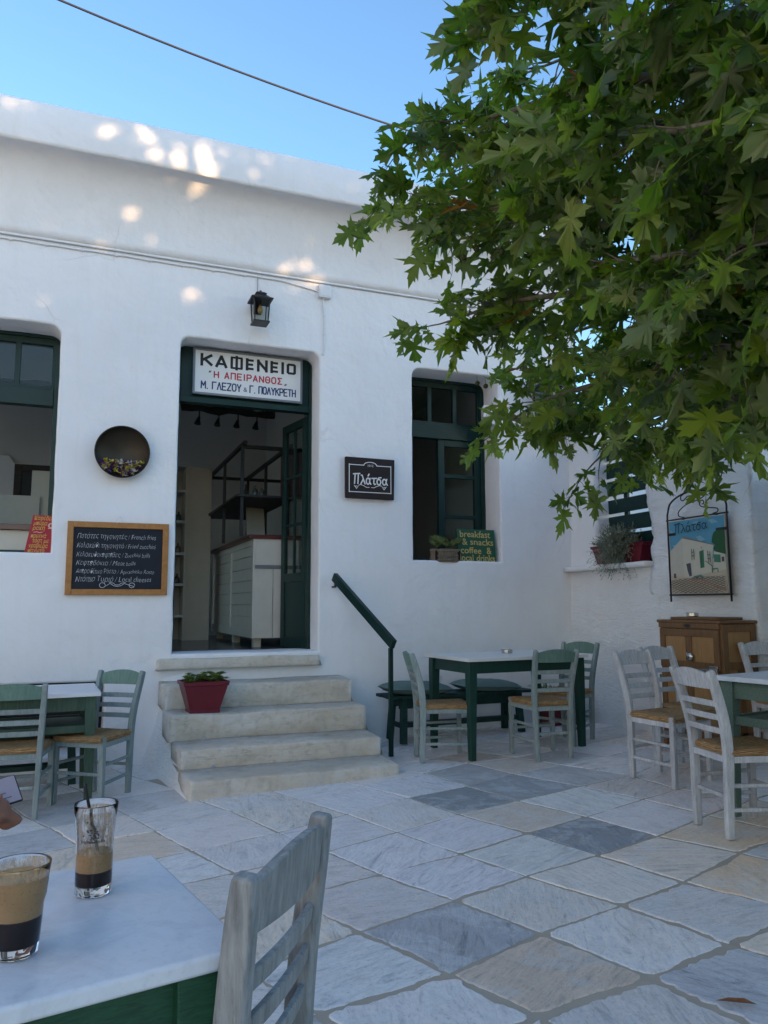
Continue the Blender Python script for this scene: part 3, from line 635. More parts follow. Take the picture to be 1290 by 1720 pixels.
def make_chair(paint, top=None, rk=1.0):
    t = thing('rush_chair', 'chair', 'chair', group=CG); B = dict(bevel=.005, seg=2)
    for s in (-1, 1):
        mb = MB(); P = bez([(s*.145,-.20,0),(s*.152,-.196,.22),(s*.158,-.192,.44),(s*.166,-.192-.020*rk,.62),(s*.178,-.192-.070*rk,.80),(s*.183,-.192-.098*rk,.885)], 4); n = len(P)
        mb.sweep(P, [.033+.004*math.sin(pi*i/n) for i in range(n)], [.042+.012*math.sin(pi*i/(n-1)) if i < n-1 else .040 for i in range(n)])
        mb.build('back_leg', paint, t, bevel=.009, seg=3)
        mb = MB(); mb.sweep([(s*.192,.188,0),(s*.19,.188,.25),(s*.188,.188,.468)], [.032,.037,.037], [.032,.037,.037]); mb.build('front_leg', paint, t, **B)
    def plank(z0, z1a, z1m, bow, th, x0=.168, x1=.186, yf=None):
        mb = MB(); n = 12; vs = []
        for i in range(n+1):
            u = -1+2*i/n; xx = u*x1; zt = z1a+(z1m-z1a)*(1-u*u)
            for (zz, top_) in ((z0, 0), (zt, 1)):
                y = -.192-max(0, (zz-.44))*.215*rk-bow*(1-u*u); vs += [(xx*(1 if top_ else x0/x1*1.0), y-th/2, zz), (xx*(1 if top_ else x0/x1), y+th/2, zz)]
        fs = []
        for i in range(n):
            a, b = 4*i, 4*i+4; fs += [(a,b,b+2,a+2), (a+1,a+3,b+3,b+1), (a+2,b+2,b+3,a+3), (a,a+1,b+1,b)]
        fs += [(0,2,3,1), (4*n,4*n+1,4*n+3,4*n+2)]; mb.add(vs, fs); return mb
    plank(.785, .860, .892, .022, .020, .170, .176).build('top_rail', top or paint, t, bevel=.004)
    for z in (.545, .618, .690): plank(z, z+.032, z+.034, .012, .014, .158, .163).build('slat', paint, t, bevel=.004)
    mb = MB(); z0, z1 = .395, .43
    mb.box(-.172,.176,z0,.172,.200,z1); mb.box(-.145,-.208,z0,.145,-.184,z1)
    for s in (-1, 1): mb.sweep([(s*.158,-.178,.4125), (s*.19,.172,.4125)], .022, .035, (1,0,0))
    mb.build('seat_frame', paint, t, bevel=.003)
    for s in (-1, 1):
        for z in (.150, .275): MB().sweep([(s*.150,-.178,z), (s*.191,.172,z)], .018, .022, (1,0,0)).build('stretcher', paint, t, bevel=.005)
    MB().sweep([(-.175,.188,.215), (.175,.188,.215)], .018, .024, (0,1,0)).build('stretcher', paint, t, bevel=.005)
    MB().sweep([(-.13,-.197,.215), (.13,-.197,.215)], .018, .022, (0,1,0)).build('stretcher', paint, t, bevel=.005)
    rush_seat('seat', t, .165, .196, -.185, .212, .468); return t
cg = make_chair(CHG, CHG2)
place(cg, 3.637, 5.638, R(-6), 'grey-green rush chair seen from behind, at the near side of the cream-topped table')
def chair(src, x, y, deg, label): c = copy_tree(src); return place(c, x, y, R(deg), label)
chair(cg, 2.90, 6.02, -104, 'grey-green rush chair seen side-on at the handrail end of the cream-topped table')
chair(cg, 4.207, 6.119, 113, 'green-topped rush chair at the far end of the cream-topped table')
chair(cg, .159, 6.10, 143, 'sea-green rush chair between the left table and the stone steps')
chair(cg, -.339, 5.871, -4.5, 'grey-green rush chair seen from behind, cut by the left edge of the photo')
cw = make_chair(CHW)
place(cw, 3.907, 4.455, R(-169), 'whitewashed rush chair standing free on the paving in front of the rubble wall')
chair(cw, 3.491, 3.396, -101, 'nearest whitewashed rush chair, pushed under the corner of the right-hand table')
chair(cw, 4.27, 4.62, -168, 'whitewashed rush chair directly in front of the wooden cabinet, half hidden by another chair')
chair(cw, 5.06, 4.42, 174, 'whitewashed rush chair cut by the right edge, behind the right-hand table')
cf = make_chair(CHF, None, .40); cf.scale = (1.04,)*3
place(cf, .185, 1.588, R(54.6), 'weathered grey chair close to the camera, its backrest beside the marble table')

# ================================================================ TABLES AND BENCHES
def table(label, x, y, deg, Lx, W, H, topm, legm, edge=.003, top_t=.028, ap=.10, shelf=False, inset=.055, leg=(.075,.05)):
    t = thing('cafe_table', label, 'table', (x, y, zg(x, y)), R(deg), 'cafe tables in the courtyard')
    MB().box(-Lx/2,-W/2,H-top_t,Lx/2,W/2,H).build('tabletop', topm, t, bevel=edge, seg=3)
    zt = H-top_t-.001; lx, ly = Lx/2-inset, W/2-inset
    for sx in (-1, 1):
        for sy in (-1, 1):
            MB().sweep([(sx*lx*.995, sy*ly*.995, 0), (sx*(lx-.008), sy*(ly-.008), zt-ap), (sx*(lx-.010), sy*(ly-.010), zt)], [leg[1], leg[0], leg[0]], [leg[1], leg[0], leg[0]]).build('leg', legm, t, bevel=.004)
    h = leg[0]/2
    mb = MB()
    for s in (-1, 1):
        mb.box(-lx+h, s*(ly-.004)-.012, zt-ap, lx-h, s*(ly-.004)+.012, zt-.001); mb.box(s*(lx-.004)-.012, -ly+h, zt-ap, s*(lx-.004)+.012, ly-h, zt-.001)
    mb.build('apron', legm, t, bevel=.002)
    if shelf:
        z = zt-ap-.10; mb = MB()
        for s in (-1, 1):
            mb.box(-lx+h, s*(ly-.006)-.011, z-.05, lx-h, s*(ly-.006)+.011, z); mb.box(s*(lx-.006)-.011, -ly+h, z-.05, s*(lx-.006)+.011, ly-h, z)
        mb.box(-lx+.02, -ly+.02, z-.03, lx-.02, ly-.02, z-.012); mb.build('shelf', legm, t, bevel=.002)
    return t
table('dark green table with a cream top in front of the cushioned bench', 3.585, 6.12, 3.5, 1.24, .76, .825, TOPW, GREENT)
table('olive green table with a white top and under-shelf at the left edge', -.40, 6.24, 2.5, 1.12, .72, .795, plain('white_table_top', (.72,.72,.74), .35, .5, var=.03, bp=.02), GREENO, shelf=True)
table('faded green table with a white top cut by the right edge', 4.145, 3.315, 10, 1.12, .80, .80, MARBLE, GREENR, shelf=True)
table('near marble-topped green table holding the two coffee glasses', -.205, 1.545, 11, .90, .57, .80, MARBLE, GREENF, edge=.008, top_t=.030, ap=.10, inset=.062, leg=(.082,.06))
def bench(label, x, y, deg, Lx, W, H):
    t = thing('wooden_bench', label, 'bench', (x, y, zg(x, y)), R(deg), 'dark green wooden benches along the wall')
    m = WORNG; mb = MB()
    for k in range(3): yy = -W/2+k*W/3; mb.box(-Lx/2+.01*(k%2), yy+.003, H-.028, Lx/2-.008*(k == 1), yy+W/3-.003, H)
    mb.build('seat', m, t, bevel=.003)
    for sx in (-1, 1):
        for sy in (-1, 1): MB().sweep([(sx*(Lx/2-.14), sy*(W/2-.02), 0), (sx*(Lx/2-.16), sy*(W/2-.055), H-.03)], .06, .055).build('leg', m, t, bevel=.004)
        mb = MB(); mb.box(sx*(Lx/2-.15)-.022, -W/2+.02, H-.10, sx*(Lx/2-.15)+.022, W/2-.02, H-.03); mb.box(sx*(Lx/2-.145)-.018, -W/2+.03, .14, sx*(Lx/2-.145)+.018, W/2-.03, .18); mb.build('brace', m, t, bevel=.003)
    mb = MB()
    for s in (-1, 1): mb.box(-Lx/2+.12, s*(W/2-.075)-.012, H-.125, Lx/2-.12, s*(W/2-.075)+.012, H-.03)
    mb.build('apron', m, t, bevel=.003)
    MB().box(-Lx/2+.15, -.06, .13, Lx/2-.15, .06, .17).build('stretcher', m, t, bevel=.003); return t
WORNG = worn_paint('chipped_dark_green_paint', (.012,.05,.042), (.006,.03,.026), (.20,.21,.19), .35, (5,20,20))
bench('chipped dark green bench with two cushions under the right window', 3.52, 6.98, 1.5, 1.58, .36, .44)
bench('dark green bench behind the left table, in front of the cellar opening', -.60, 6.93, 0, 1.5, .36, .44)
# cushions
CUSH = plain('sage_cushion_cotton', (.125,.185,.17), .9, .15, var=.10, sc=14, bp=.3)
def cushion(label, x, y, z, lx, ly, h, deg):
    n = 16; mb = MB(); vs = []
    for sgn in (1, -1):
        for i in range(n+1):
            for j in range(n+1):
                u, v = -1+2*i/n, -1+2*j/n; k = (max(0, 1-abs(u)**3.2)*max(0, 1-abs(v)**3.2))**.5; pin = 1-.06*(1-abs(u*v))*max(abs(u), abs(v))
                vs.append((u*lx/2*pin, v*ly/2*pin, h/2+sgn*k*h/2+.006*noise.noise((u*3+x, v*3, sgn))*k))
    m = n+1; fs = []
    for q in (0, 1):
        b = q*m*m
        for i in range(n):
            for j in range(n): fs.append((b+i*m+j, b+i*m+j+1, b+(i+1)*m+j+1, b+(i+1)*m+j))
    mb.add(vs, fs); o = mb.build('cushion', CUSH, smooth=True); o.location = (x, y, z); o.rotation_euler = (0, R(2), R(deg)); tag(o, label, 'cushion', 'sage green bench cushions')
zb = zg(3.42, 6.98)+.44
cushion('plump sage green cushion at the handrail end of the bench', 3.07, 6.96, zb-.006, .66, .40, .125, 2)
cushion('flatter sage green cushion farther along the bench, behind the table leg', 3.84, 6.97, zb-.006, .64, .40, .115, -3)

# ashtrays
def ashtray(label, x, y, z):
    mb = MB(); mb.lathe([(.046,0),(.050,.004),(.050,.030),(.047,.032),(.044,.030),(.044,.008),(.0,.007)], 28, capt=False)
    for a in (0.5, 2.6, 4.7): mb.box(math.cos(a)*.047-.006, math.sin(a)*.047-.006, .024, math.cos(a)*.047+.006, math.sin(a)*.047+.006, .034)
    o = mb.build('ashtray', CHROME, smooth=False, bevel=.001); o.location = (x, y, z); tag(o, label, 'ashtray', 'round steel ashtrays')
ashtray('round steel ashtray on the cream-topped table', 3.66, 6.22, zg(3.585, 6.12)+.826)
ashtray('round steel ashtray on the left white-topped table', -.26, 6.12, zg(-.40, 6.24)+.796)
ashtray('round steel ashtray on the lid of the wooden cabinet', 4.93, 5.25, zg(4.95, 5.13)+1.086)

# ================================================================ WOODEN CABINET
OAKF = wood('oak_frame', (.12,.058,.024), (.21,.108,.042), .45, (16,16,1.6), .4, .25); OAKP = wood('oak_panel', (.27,.145,.055), (.37,.21,.085), .42, (7,7,1.2), .4, .2)
CB = thing('wooden_icebox', 'brown panelled wooden icebox cabinet with metal latches against the rubble wall', 'cabinet', (4.95, 5.13, zg(4.95, 5.13)), R(-90))
MB().box(-.345,-.178,.06,.345,.19,1.035).build('case', OAKF, CB, bevel=.004)
mb = MB(); mb.box(-.365,-.20,1.035,.365,.20,1.06); mb.build('top', OAKF, CB, bevel=.008, seg=3)
mb = MB(); mb.box(-.26,-.14,1.06,.26,.155,1.085); mb.build('lid', OAKF, CB, bevel=.008, seg=3)
def pframe(mbf, mbp, x0, z0, x1, z1, xs, zs, y, st=.06, th=.018):
    """frame-and-panel face on the plane y (front looks to -y)"""
    mbf.box(x0, y-th, z0, x0+st, y, z1); mbf.box(x1-st, y-th, z0, x1, y, z1); mbf.box(x0+st, y-th, z1-st, x1-st, y, z1); mbf.box(x0+st, y-th, z0, x1-st, y, z0+st)
    for xx in xs: mbf.box(xx-st*.55, y-th, z0+st, xx+st*.55, y, z1-st)
    for zz in zs: mbf.box(x0+st, y-th-.0005, zz-st*.5, x1-st, y, zz+st*.5)
    mbp.box(x0+st*.8, y-.007, z0+st*.8, x1-st*.8, y-.0005, z1-st*.8)
for nm, z0, z1, xs in (('upper_door', .66, .985, (0,)), ('lower_door', .10, .64, (0,))):
    f, p = MB(), MB(); pframe(f, p, -.335, z0, .335, z1, xs, (), -.178); d = f.build(nm, OAKF, CB, bevel=.004); p.build('panel', OAKP, d)
MB().box(-.345,-.196,.992,.345,-.178,1.035).build('head_rail', OAKF, CB, bevel=.003)
mb = MB(); mb.prism([(-.04,.0),(-.02,-.014),(.02,-.014),(.04,0),(.02,.014),(-.02,.014)], -.2,-.196); o = mb.build('badge', IRON, CB, bevel=.001); o.location = (.0,-.0,1.013)
f, p = MB(), MB(); pframe(f, p, -.18, .12, .18, 1.03, (), (.70,), 0); f.box(-.03,-.018,.15,.03,0,.67)
for mbx, nm, mt in ((f, 'side_frame', OAKF), (p, 'side_panel', OAKP)):
    mbx.v = [(.345-y, x, z) for x, y, z in mbx.v]; mbx.build(nm, mt, CB, bevel=.003)
mb = MB(); mb.lathe([(.030,0),(.034,.01),(.030,.022),(.012,.03)], 20); mb.v = [(x+.03,-.196-z,.76+y) for x, y, z in mb.v]; mb.box(-.02,-.204,.73,.0,-.196,.79); mb.build('knob', CHROME, CB, smooth=True)
mb = MB(); mb.box(.24,-.214,.60,.325,-.196,.70); mb.sweep([(.335,-.225,.665),(.25,-.236,.662),(.16,-.232,.655)], .022, .03, (0,1,0)); mb.build('latch', CHROME, CB, bevel=.004)
for z in (.2,.53): MB().box(-.35,-.204,z,-.31,-.195,z+.06).build('hinge', CHROME, CB, bevel=.002)
for sx in (-1,1):
    for sy in (-1,1): MB().box(sx*.33-.025, sy*.17-.02, 0, sx*.33+.025, sy*.17+.02, .06).build('foot', OAKF, CB)

# ================================================================ SIGNS AND WALL HANGINGS
INKK = plain('black_sign_paint', (.008,.008,.009), .5, bp=0); INKR = plain('red_sign_paint', (.42,.03,.035), .5, bp=0); INKB = plain('blue_sign_paint', (.012,.03,.12), .5, bp=0)
CHALK = plain('chalk', (.55,.56,.57), .95, .1, var=.3, sc=60, bp=0); BRUSHW = plain('white_brush_paint', (.72,.70,.68), .7, var=.1, bp=0)
def sign(name, label, cat, loc, rz=0, group=None): return thing(name, label, cat, loc, rz, group)
# name sign in the transom
SG = sign('name_sign', 'white cafe name sign in Greek capitals, black, red and blue, over the door', 'sign', (1.515, FYD-.012, 3.63))
MB().box(-.545,-.030,-.222,.545,-.004,.222).build('board', plain('enamel_white', (.68,.68,.67), .4, .5, var=.05, sc=2, bp=.02), SG, bevel=.003)
MB_ = frame_mb(-.558,-.235,.558,.235,.022,-.036,-.004); MB_.build('border', plain('sign_border_grey', (.16,.18,.20), .5), SG, bevel=.003)
Y = -.0315
def bold_phi():
    mb = MB(); w2, h, s = .050, .118, .026
    for pts in ([(-w2,.012),(-w2,h-.012)], [(w2,.012),(w2,h-.012)], [(0,-.008),(0,h+.010)]): mb.stroke(pts, s, 0)
    mb.stroke([(-w2-.004,h-.004),(w2+.004,h-.004)], s*.8, 0); mb.stroke([(-w2-.004,.006),(w2+.004,.006)], s*.8, 0); return mb
xs = [-.495]; wid = dict(zip('ΚΑΦΕΝΕΙΟ', (.125,.128,.13,.092,.12,.092,.03,.10)))
x = -.488; mb = MB()
seq = [('Κ',.118),('Α',.124),('Φ',.130),('Ε',.088),('Ν',.112),('Ε',.088),('Ι',.030),('Ο',.100)]; gap = (.976-sum(q for _, q in seq))/7
for ch, q in seq:
    if ch == 'Φ': p = bold_phi(); mb.add([(vx+x+q/2, Y+vy, vz+.060) for vx, vy, vz in p.v], p.f)
    else:
        B_ = .028; lo, hi = .064, .176; l_, r_ = x+B_/2, x+q-B_/2; md = (lo+hi)/2
        ST = {'Κ': [[(l_,lo),(l_,hi)], [(l_+.004,md-.006),(r_+.004,hi-.006)], [(l_+.028,md+.008),(r_+.006,lo+.008)]],
              'Α': [[(l_,lo),(x+q/2,hi-.004)], [(x+q/2,hi-.004),(r_,lo)], [(l_+.016,lo+.030),(r_-.016,lo+.030)]],
              'Ε': [[(l_,lo),(l_,hi)], [(l_,hi-.012),(r_,hi-.012)], [(l_,md),(r_-.006,md)], [(l_,lo+.012),(r_,lo+.012)]],
              'Ν': [[(l_,lo),(l_,hi)], [(r_,lo),(r_,hi)], [(l_,hi-.012),(r_,lo+.012)]], 'Ι': [[(x+q/2,lo),(x+q/2,hi)]],
              'Ο': [[(l_,lo+.016),(l_,hi-.016)], [(r_,lo+.016),(r_,hi-.016)], [(l_+.006,hi-.010),(r_-.006,hi-.010)], [(l_+.006,lo+.010),(r_-.006,lo+.010)]]}[ch]
        for pts in ST: mb.stroke(pts, B_ if pts[0][1] != pts[1][1] else .024, Y)
    x += q+gap
mb.build('name_lettering', INKK, SG, fix=False)
GLY = {'Α': [[(0,0),(.5,1),(1,0)], [(.2,.3),(.8,.3)]], 'Γ': [[(0,0),(0,1),(1,1)]], 'Ε': [[(1,1),(0,1),(0,0),(1,0)], [(0,.5),(.8,.5)]], 'Ζ': [[(0,1),(1,1),(0,0),(1,0)]], 'Η': [[(0,0),(0,1)], [(1,0),(1,1)], [(0,.5),(1,.5)]],
       'Θ': [[(.25,0),(.75,0),(1,.25),(1,.75),(.75,1),(.25,1),(0,.75),(0,.25),(.25,0)], [(.3,.5),(.7,.5)]], 'Ι': [[(.5,0),(.5,1)]], 'Κ': [[(0,0),(0,1)], [(0,.42),(1,1)], [(.3,.6),(1,0)]], 'Λ': [[(0,0),(.5,1),(1,0)]], 'Μ': [[(0,0),(.05,1),(.5,.4),(.95,1),(1,0)]],
       'Ν': [[(0,0),(0,1),(1,0),(1,1)]], 'Ο': [[(.25,0),(.75,0),(1,.22),(1,.78),(.75,1),(.25,1),(0,.78),(0,.22),(.25,0)]], 'Π': [[(0,0),(0,1),(1,1),(1,0)]], 'Ρ': [[(0,0),(0,1),(.75,1),(1,.85),(1,.62),(.75,.47),(0,.47)]], 'Σ': [[(1,1),(0,1),(.55,.5),(0,0),(1,0)]],
       'Τ': [[(0,1),(1,1)], [(.5,0),(.5,1)]], 'Υ': [[(0,1),(.5,.45),(1,1)], [(.5,.45),(.5,0)]], '.': [[(.3,0),(.6,0)]], '“': [[(.15,.75),(.4,1.0)], [(.5,.75),(.75,1.0)]], '„': [[(.2,-.12),(.45,.12)], [(.55,-.12),(.8,.12)]]}
WID = {'Ι': .28, '.': .32, ' ': .45, '“': .5, '„': .5, 'Μ': 1.15}
def caps(mb, body, x0, x1, z0, h, lw, y, gap=.36):
    ws = [WID.get(c, 1.0) for c in body]; u = (x1-x0-lw)/(sum(ws)+gap*(len(ws)-1)); x = x0+lw/2
    for c, w_ in zip(body, ws):
        for st in GLY.get(c, []): mb.stroke([(x+px*w_*u, z0+lw/2+pz*(h-lw)) for px, pz in st], lw, y)
        x += (w_+gap)*u
    return mb
caps(MB(), 'Η ΑΠΕΙΡΑΝΘΟΣ', -.355, .345, -.058, .074, .013, Y, .55).build('subtitle_lettering', INKR, SG, fix=False)
for x_, z_, c_ in ((-.41, -.058, '“'), (.358, -.058, '„')): caps(MB(), c_, x_, x_+.04, z_, .074, .008, Y).build('quote_mark', INKK, SG, fix=False)
mb = caps(MB(), 'Μ. ΓΛΕΖΟΥ', -.48, -.075, -.178, .084, .0125, Y); caps(mb, 'Γ. ΠΟΛΥΚΡΕΤΗ', .005, .49, -.178, .084, .0125, Y); mb.add(*text_mesh('&', .066, x=-.036, z=-.168, y=Y)); mb.build('owners_lettering', INKB, SG, fix=False)
# black board sign
BS = sign('shop_sign', 'small black wooden board with white hand-painted Greek word, right of the door', 'sign', (2.72, FY-.035, 2.605))
mb = MB(); mb.prism([(-.268+.006*random.random(), -.208), (.262,-.212), (.270,.208), (-.266,.212)], -.02, .02); mb.build('board', wood('black_stained_board', (.008,.007,.007), (.03,.016,.014), .7, (2,14,14)), BS, bevel=.006)
y = -.0215; mb = platsa(-.185, -.062, .375, .088, .013, y)
for a, b in (((-.228,.132),(-.07,.132)), ((.07,.132),(.226,.132)), ((.226,.138),(.226,-.150)), ((-.228,.138),(-.228,-.150)), ((-.228,-.146),(.226,-.146))): mb.stroke([a, b], .008, y)
mb.stroke(arc(0,.132,.07,.034,180,0), .008, y)
for s in (-1, 1):
    mb.stroke([(s*.012,-.094),(s*.04,-.096),(s*.07,-.08),(s*.10,-.070),(s*.125,-.075)], .006, y); mb.stroke([(s*.13,-.082),(s*.15,-.112),(s*.165,-.09),(s*.145,-.086)], .006, y); mb.stroke([(s*.15,-.112),(s*.175,-.08)], .006, y)
mb.add(*text_mesh('1012', .034, x=0, z=.118, y=y)); mb.build('lettering', BRUSHW, BS, fix=False)
# chalkboard menu
CK = sign('chalkboard_menu', 'chalkboard menu in a honey-coloured wooden frame, dishes in Greek and English', 'chalkboard', (.315, FY-.018, 1.742))
MB().box(-.385,-.006,-.275,.385,.012,.275).build('slate', plain('slate_black', (.012,.015,.022), .7, .3, var=.3, sc=3), CK)
frame_mb(-.432,-.325,.432,.325,.052,-.018,.015).build('frame', wood('honey_wood', (.30,.125,.03), (.42,.19,.05), .4, (6,6,6)), CK, bevel=.004)
rows = [('Πατάτες τηγανητές / French fries',.205,0.67,.062), ('Κολοκύθι τηγανητό / Fried zucchini',.122,0.67,.060), ('Κολοκυθοκεφτέδες / Zucchini balls',.042,0.62,.058), ('Κεφτεδάκια / Meat balls',-.032,0.50,.058), ('Απεραθίτικο Ρόστο / Aperathitiko Rosto',-.105,0.66,.055), ('Ντόπια Τυριά / Local cheeses',-.178,0.64,.066)]
for q, z, wd, sz in rows:
    mb = MB(); mb.add(*text_mesh(q, sz, x=-.350, z=z-.030, y=-.0075, align='LEFT', shear=.22, offset=-.0012, width=wd, jit=.010)); mb.build('chalk_line', CHALK, CK, fix=False)
mb = MB()
for s in (-1, 1):
    mb.stroke(arc(s*.125,-.238,.024,.022,0,330,14)+[(s*.06,-.222),(s*.03,-.242),(0,-.248)], .004, -.0072); mb.stroke([(s*.07,-.212),(s*.03,-.22),(s*.02,-.232),(0,-.236)], .004, -.0072)
mb.build('chalk_flourish', CHALK, CK, fix=False)
mb = MB(); mb.tube(bez([(-.02,-.016,.315),(-.03,-.014,.345),(-.005,-.005,.372),(.01,-.002,.375),(.035,-.016,.312)], 5), .0025, 5); mb.build('hanging_string', BRUSHW, CK)
# sieve with dried flowers
SV = sign('wall_sieve', 'round dark tin sieve hung on the wall, holding dried flowers', 'sieve', (.315, FY-.002, 2.705))
mb = MB(); mb.lathe([(.222,0),(.236,.085),(.240,.092),(.236,.096),(.230,.090),(.217,.012),(.0,.010)], 40, capt=False); mb.v = [(x, -z, y) for x, y, z in mb.v]
mb.build('pan', plain('tarnished_tin', (.045,.036,.024), .5, .5, .6, var=.5, sc=6, bp=.2), SV, smooth=True)
FL = thing('dried_flowers', 'yellow, purple and white dried flowers heaped in the tin sieve', 'flowers', (.315, FY-.05, 2.57))
for nm, col in (('yellow_heads', (.50,.38,.05)), ('purple_heads', (.10,.045,.13)), ('white_heads', (.55,.48,.42))):
    mb = MB()
    for k in range(34 if nm != 'white_heads' else 40):
        x = random.uniform(-.185, .185); z = random.uniform(-.095, .055); 
        if x*x+(z-.135)**2 > .212**2: continue
        if nm == 'white_heads' and x < -.02 and random.random() < .7: continue
        for _ in range(9):
            d = Vector((random.gauss(0,1), random.gauss(0,1)-.6, random.gauss(0,1))).normalized(); c = Vector((x, random.uniform(-.045,.0), z)); s_ = random.uniform(.016,.030); a = d.orthogonal().normalized()*s_*.5
            mb.add([c, c+d*s_*.7+a, c+d*s_*1.35, c+d*s_*.7-a], [(0,1,2,3)])
    mb.build(nm, plain('dried_'+nm, col, .9, .1, var=.5, sc=60, bp=0), FL, fix=False)
# red menu board leaning in the left window
RB = thing('red_menu_board', 'red board with yellow Greek writing leaning in the left window', 'sign', (-.315, FY+.04, 1.768), R(4))
mb = MB(); mb.prism([(-.145,0),(.075,0),(.118,.352),(-.085,.352)], -.008, .008); o = mb.build('board', plain('red_board_paint', (.36,.012,.022), .5), RB, bevel=.001); o.rotation_euler = (R(-7), 0, 0)
YEL = plain('ochre_yellow_paint', (.60,.36,.06), .6, bp=0)
mb = MB()
for q, z, wd in (('Καφέδες',.308,.155),('μπύρα',.262,.115),('ρακή',.218,.10),('πρωινά',.148,.125),('τόστ με',.105,.13),('γραβιέρα',.060,.15),('παγωτό',.016,.13)):
    t_ = text_mesh(q, .052, x=-.118+z*.14+(.02 if 'τ' == q[0] else 0), z=z, y=-.0098, align='LEFT', shear=.2, offset=.0006, width=wd, jit=.005); mb.add(*t_)
o = mb.build('lettering', YEL, RB, fix=False); o.rotation_euler = (R(-7), 0, 0)
mb = MB(); mb.stroke([(-.075,.197),(-.05,.202),(-.03,.194),(-.005,.200)], .006, -.0098); mb.stroke(arc(.062,.26,.018,.02,0,360), .012, -.0098); mb.stroke([(.04,.235),(.085,.235)], .006, -.0098); o = mb.build('cup_emblem', plain('pale_pink_paint', (.6,.42,.36), .6, bp=0), RB, fix=False); o.rotation_euler = (R(-7), 0, 0)
# green breakfast board
GB = thing('breakfast_sign', 'green board with gold writing in the right window', 'sign', (3.985, FY+.035, 1.768), R(2)); GB.scale = (1.2,)*3
o = MB().box(-.195,-.01,0,.195,.01,.305).build('board', plain('green_board_paint', (.012,.075,.035), .5), GB, bevel=.001); o.rotation_euler = (R(-6), 0, 0)
mb = MB()
for q, z, wd, x in (('breakfast',.232,.315,-.01),('& snacks',.162,.325,.012),('coffee  &',.084,.32,-.008),('local drinks',.016,.36,0)): mb.add(*text_mesh(q, .080, x=x, z=z, y=-.0118, offset=.0010, width=wd, jit=.006))
o = mb.build('lettering', plain('gold_paint', (.48,.36,.12), .6, bp=0), GB, fix=False); o.rotation_euler = (R(-6), 0, 0)

# painted picture sign in its iron frame on the rubble pier
PS = thing('painted_sign', 'painted picture of a white cafe under blue sky in a scrolled iron frame', 'sign', (RX-.065, 5.315, 1.745), R(-90))
PW, PH = .335, .335
def pt(u, v): return (-PW+2*PW*u, PH-2*PH*v)
def pc(name, col): return plain('picture_'+name, col, .6, .3, var=.10, sc=14, bp=.05)
MB().box(-PW,-.006,-PH,PW,.006,PH).build('panel', pc('edge', (.5,.47,.4)), PS)
art = MB; lay = [0.007]
def paint(name, polys, col):
    lay[0] += .0006; mb = MB()
    for P in polys: mb.face([pt(*q) for q in P], -lay[0])
    return mb.build(name, pc(name, col), PS, fix=False)
def pline(name, lines, wd, col):
    lay[0] += .0006; mb = MB()
    for P in lines: mb.stroke([pt(*q) for q in P], wd, -lay[0], 0)
    return mb.build(name, pc(name, col), PS, fix=False)
paint('sky', [[(.01,.01),(.01,.55),(.99,.55),(.99,.01)]], (.10,.30,.42))
for cl_ in [[(.03,.12),(.0+.02,.2),(.1,.17)], [(.45,.06),(.5,.1),(.58,.08),(.53,.04)], [(.72,.05),(.78,.1),(.9,.09),(.8,.04)], [(.5,.25),(.56,.32),(.66,.30),(.58,.24)], [(.06,.33),(.1,.37),(.18,.34)]]: paint('cloud', [cl_], (.22,.40,.48))
paint('paving', [[(.01,.60),(.01,.99),(.99,.99),(.99,.66)]], (.50,.42,.31))
paint('tree', [[(.78,.28),(.77,.34),(.82,.38),(.79,.43),(.85,.48),(.82,.52),(.99,.56),(.99,.19),(.88,.18),(.81,.22)]], (.03,.10,.04))
paint('house_front', [[(.25,.25),(.26,.77),(.36,.79),(.74,.72),(.80,.38)], [(.80,.46),(.78,.73),(.99,.70),(.99,.51)]], (.55,.52,.42))
paint('house_end', [[(.25,.25),(.01,.42),(.01,.75),(.26,.77)]], (.50,.47,.39))
paint('roof_shadow', [[(.25,.25),(.80,.38),(.86,.39),(.27,.225)]], (.20,.19,.17))
paint('front_door', [[(.55,.45),(.56,.67),(.63,.66),(.63,.43)]], (.07,.20,.12)); paint('slatted_gate', [[(.80,.50),(.80,.60),(.91,.61),(.91,.51)]], (.07,.20,.12))
paint('side_door', [[(.31,.60),(.33,.70),(.36,.77),(.40,.76),(.39,.59)]], (.09,.08,.10)); paint('cellar_hatch', [[(.07,.72),(.07,.78),(.115,.785),(.11,.72)]], (.09,.08,.10)); paint('small_window', [[(.93,.54),(.93,.60),(.97,.60),(.97,.54)]], (.09,.08,.10))
pline('window_bars', [[(.42,.41),(.42,.55)], [(.46,.41),(.46,.55)], [(.42,.45),(.46,.45)], [(.42,.50),(.46,.50)]], .006, (.04,.08,.06)); pline('window_bars', [[(.70,.45),(.71,.60)], [(.74,.46),(.74,.60)], [(.70,.50),(.74,.505)], [(.70,.55),(.74,.555)], ], .006, (.04,.08,.06)); pline('door_bar', [[(.59,.44),(.59,.66)]], .006, (.04,.08,.06)); pline('rail', [[(.66,.58),(.77,.65)], [(.77,.65),(.77,.73)]], .006, (.04,.08,.06)); pline('lamp', [[(.60,.39),(.60,.41)]], .006, (.04,.08,.06))
paint('tables', [[(.44,.77),(.47,.79),(.60,.775),(.57,.75)], [(.76,.68),(.77,.70),(.87,.69),(.86,.675)]], (.10,.22,.17))
pline('table_legs', [[(.45,.77),(.45,.80)], [(.50,.79),(.50,.82)], [(.59,.78),(.59,.81)], [(.77,.69),(.77,.73)], [(.865,.69),(.865,.73)]], .008, (.04,.12,.09))
gl = []
for k in range(15): gl.append([(.01+.09*k-.35, .78), (.01+.09*k+.30, .99)]); gl.append([(1.35-.09*k, .78), (1.35-.09*k-.55, .99)])
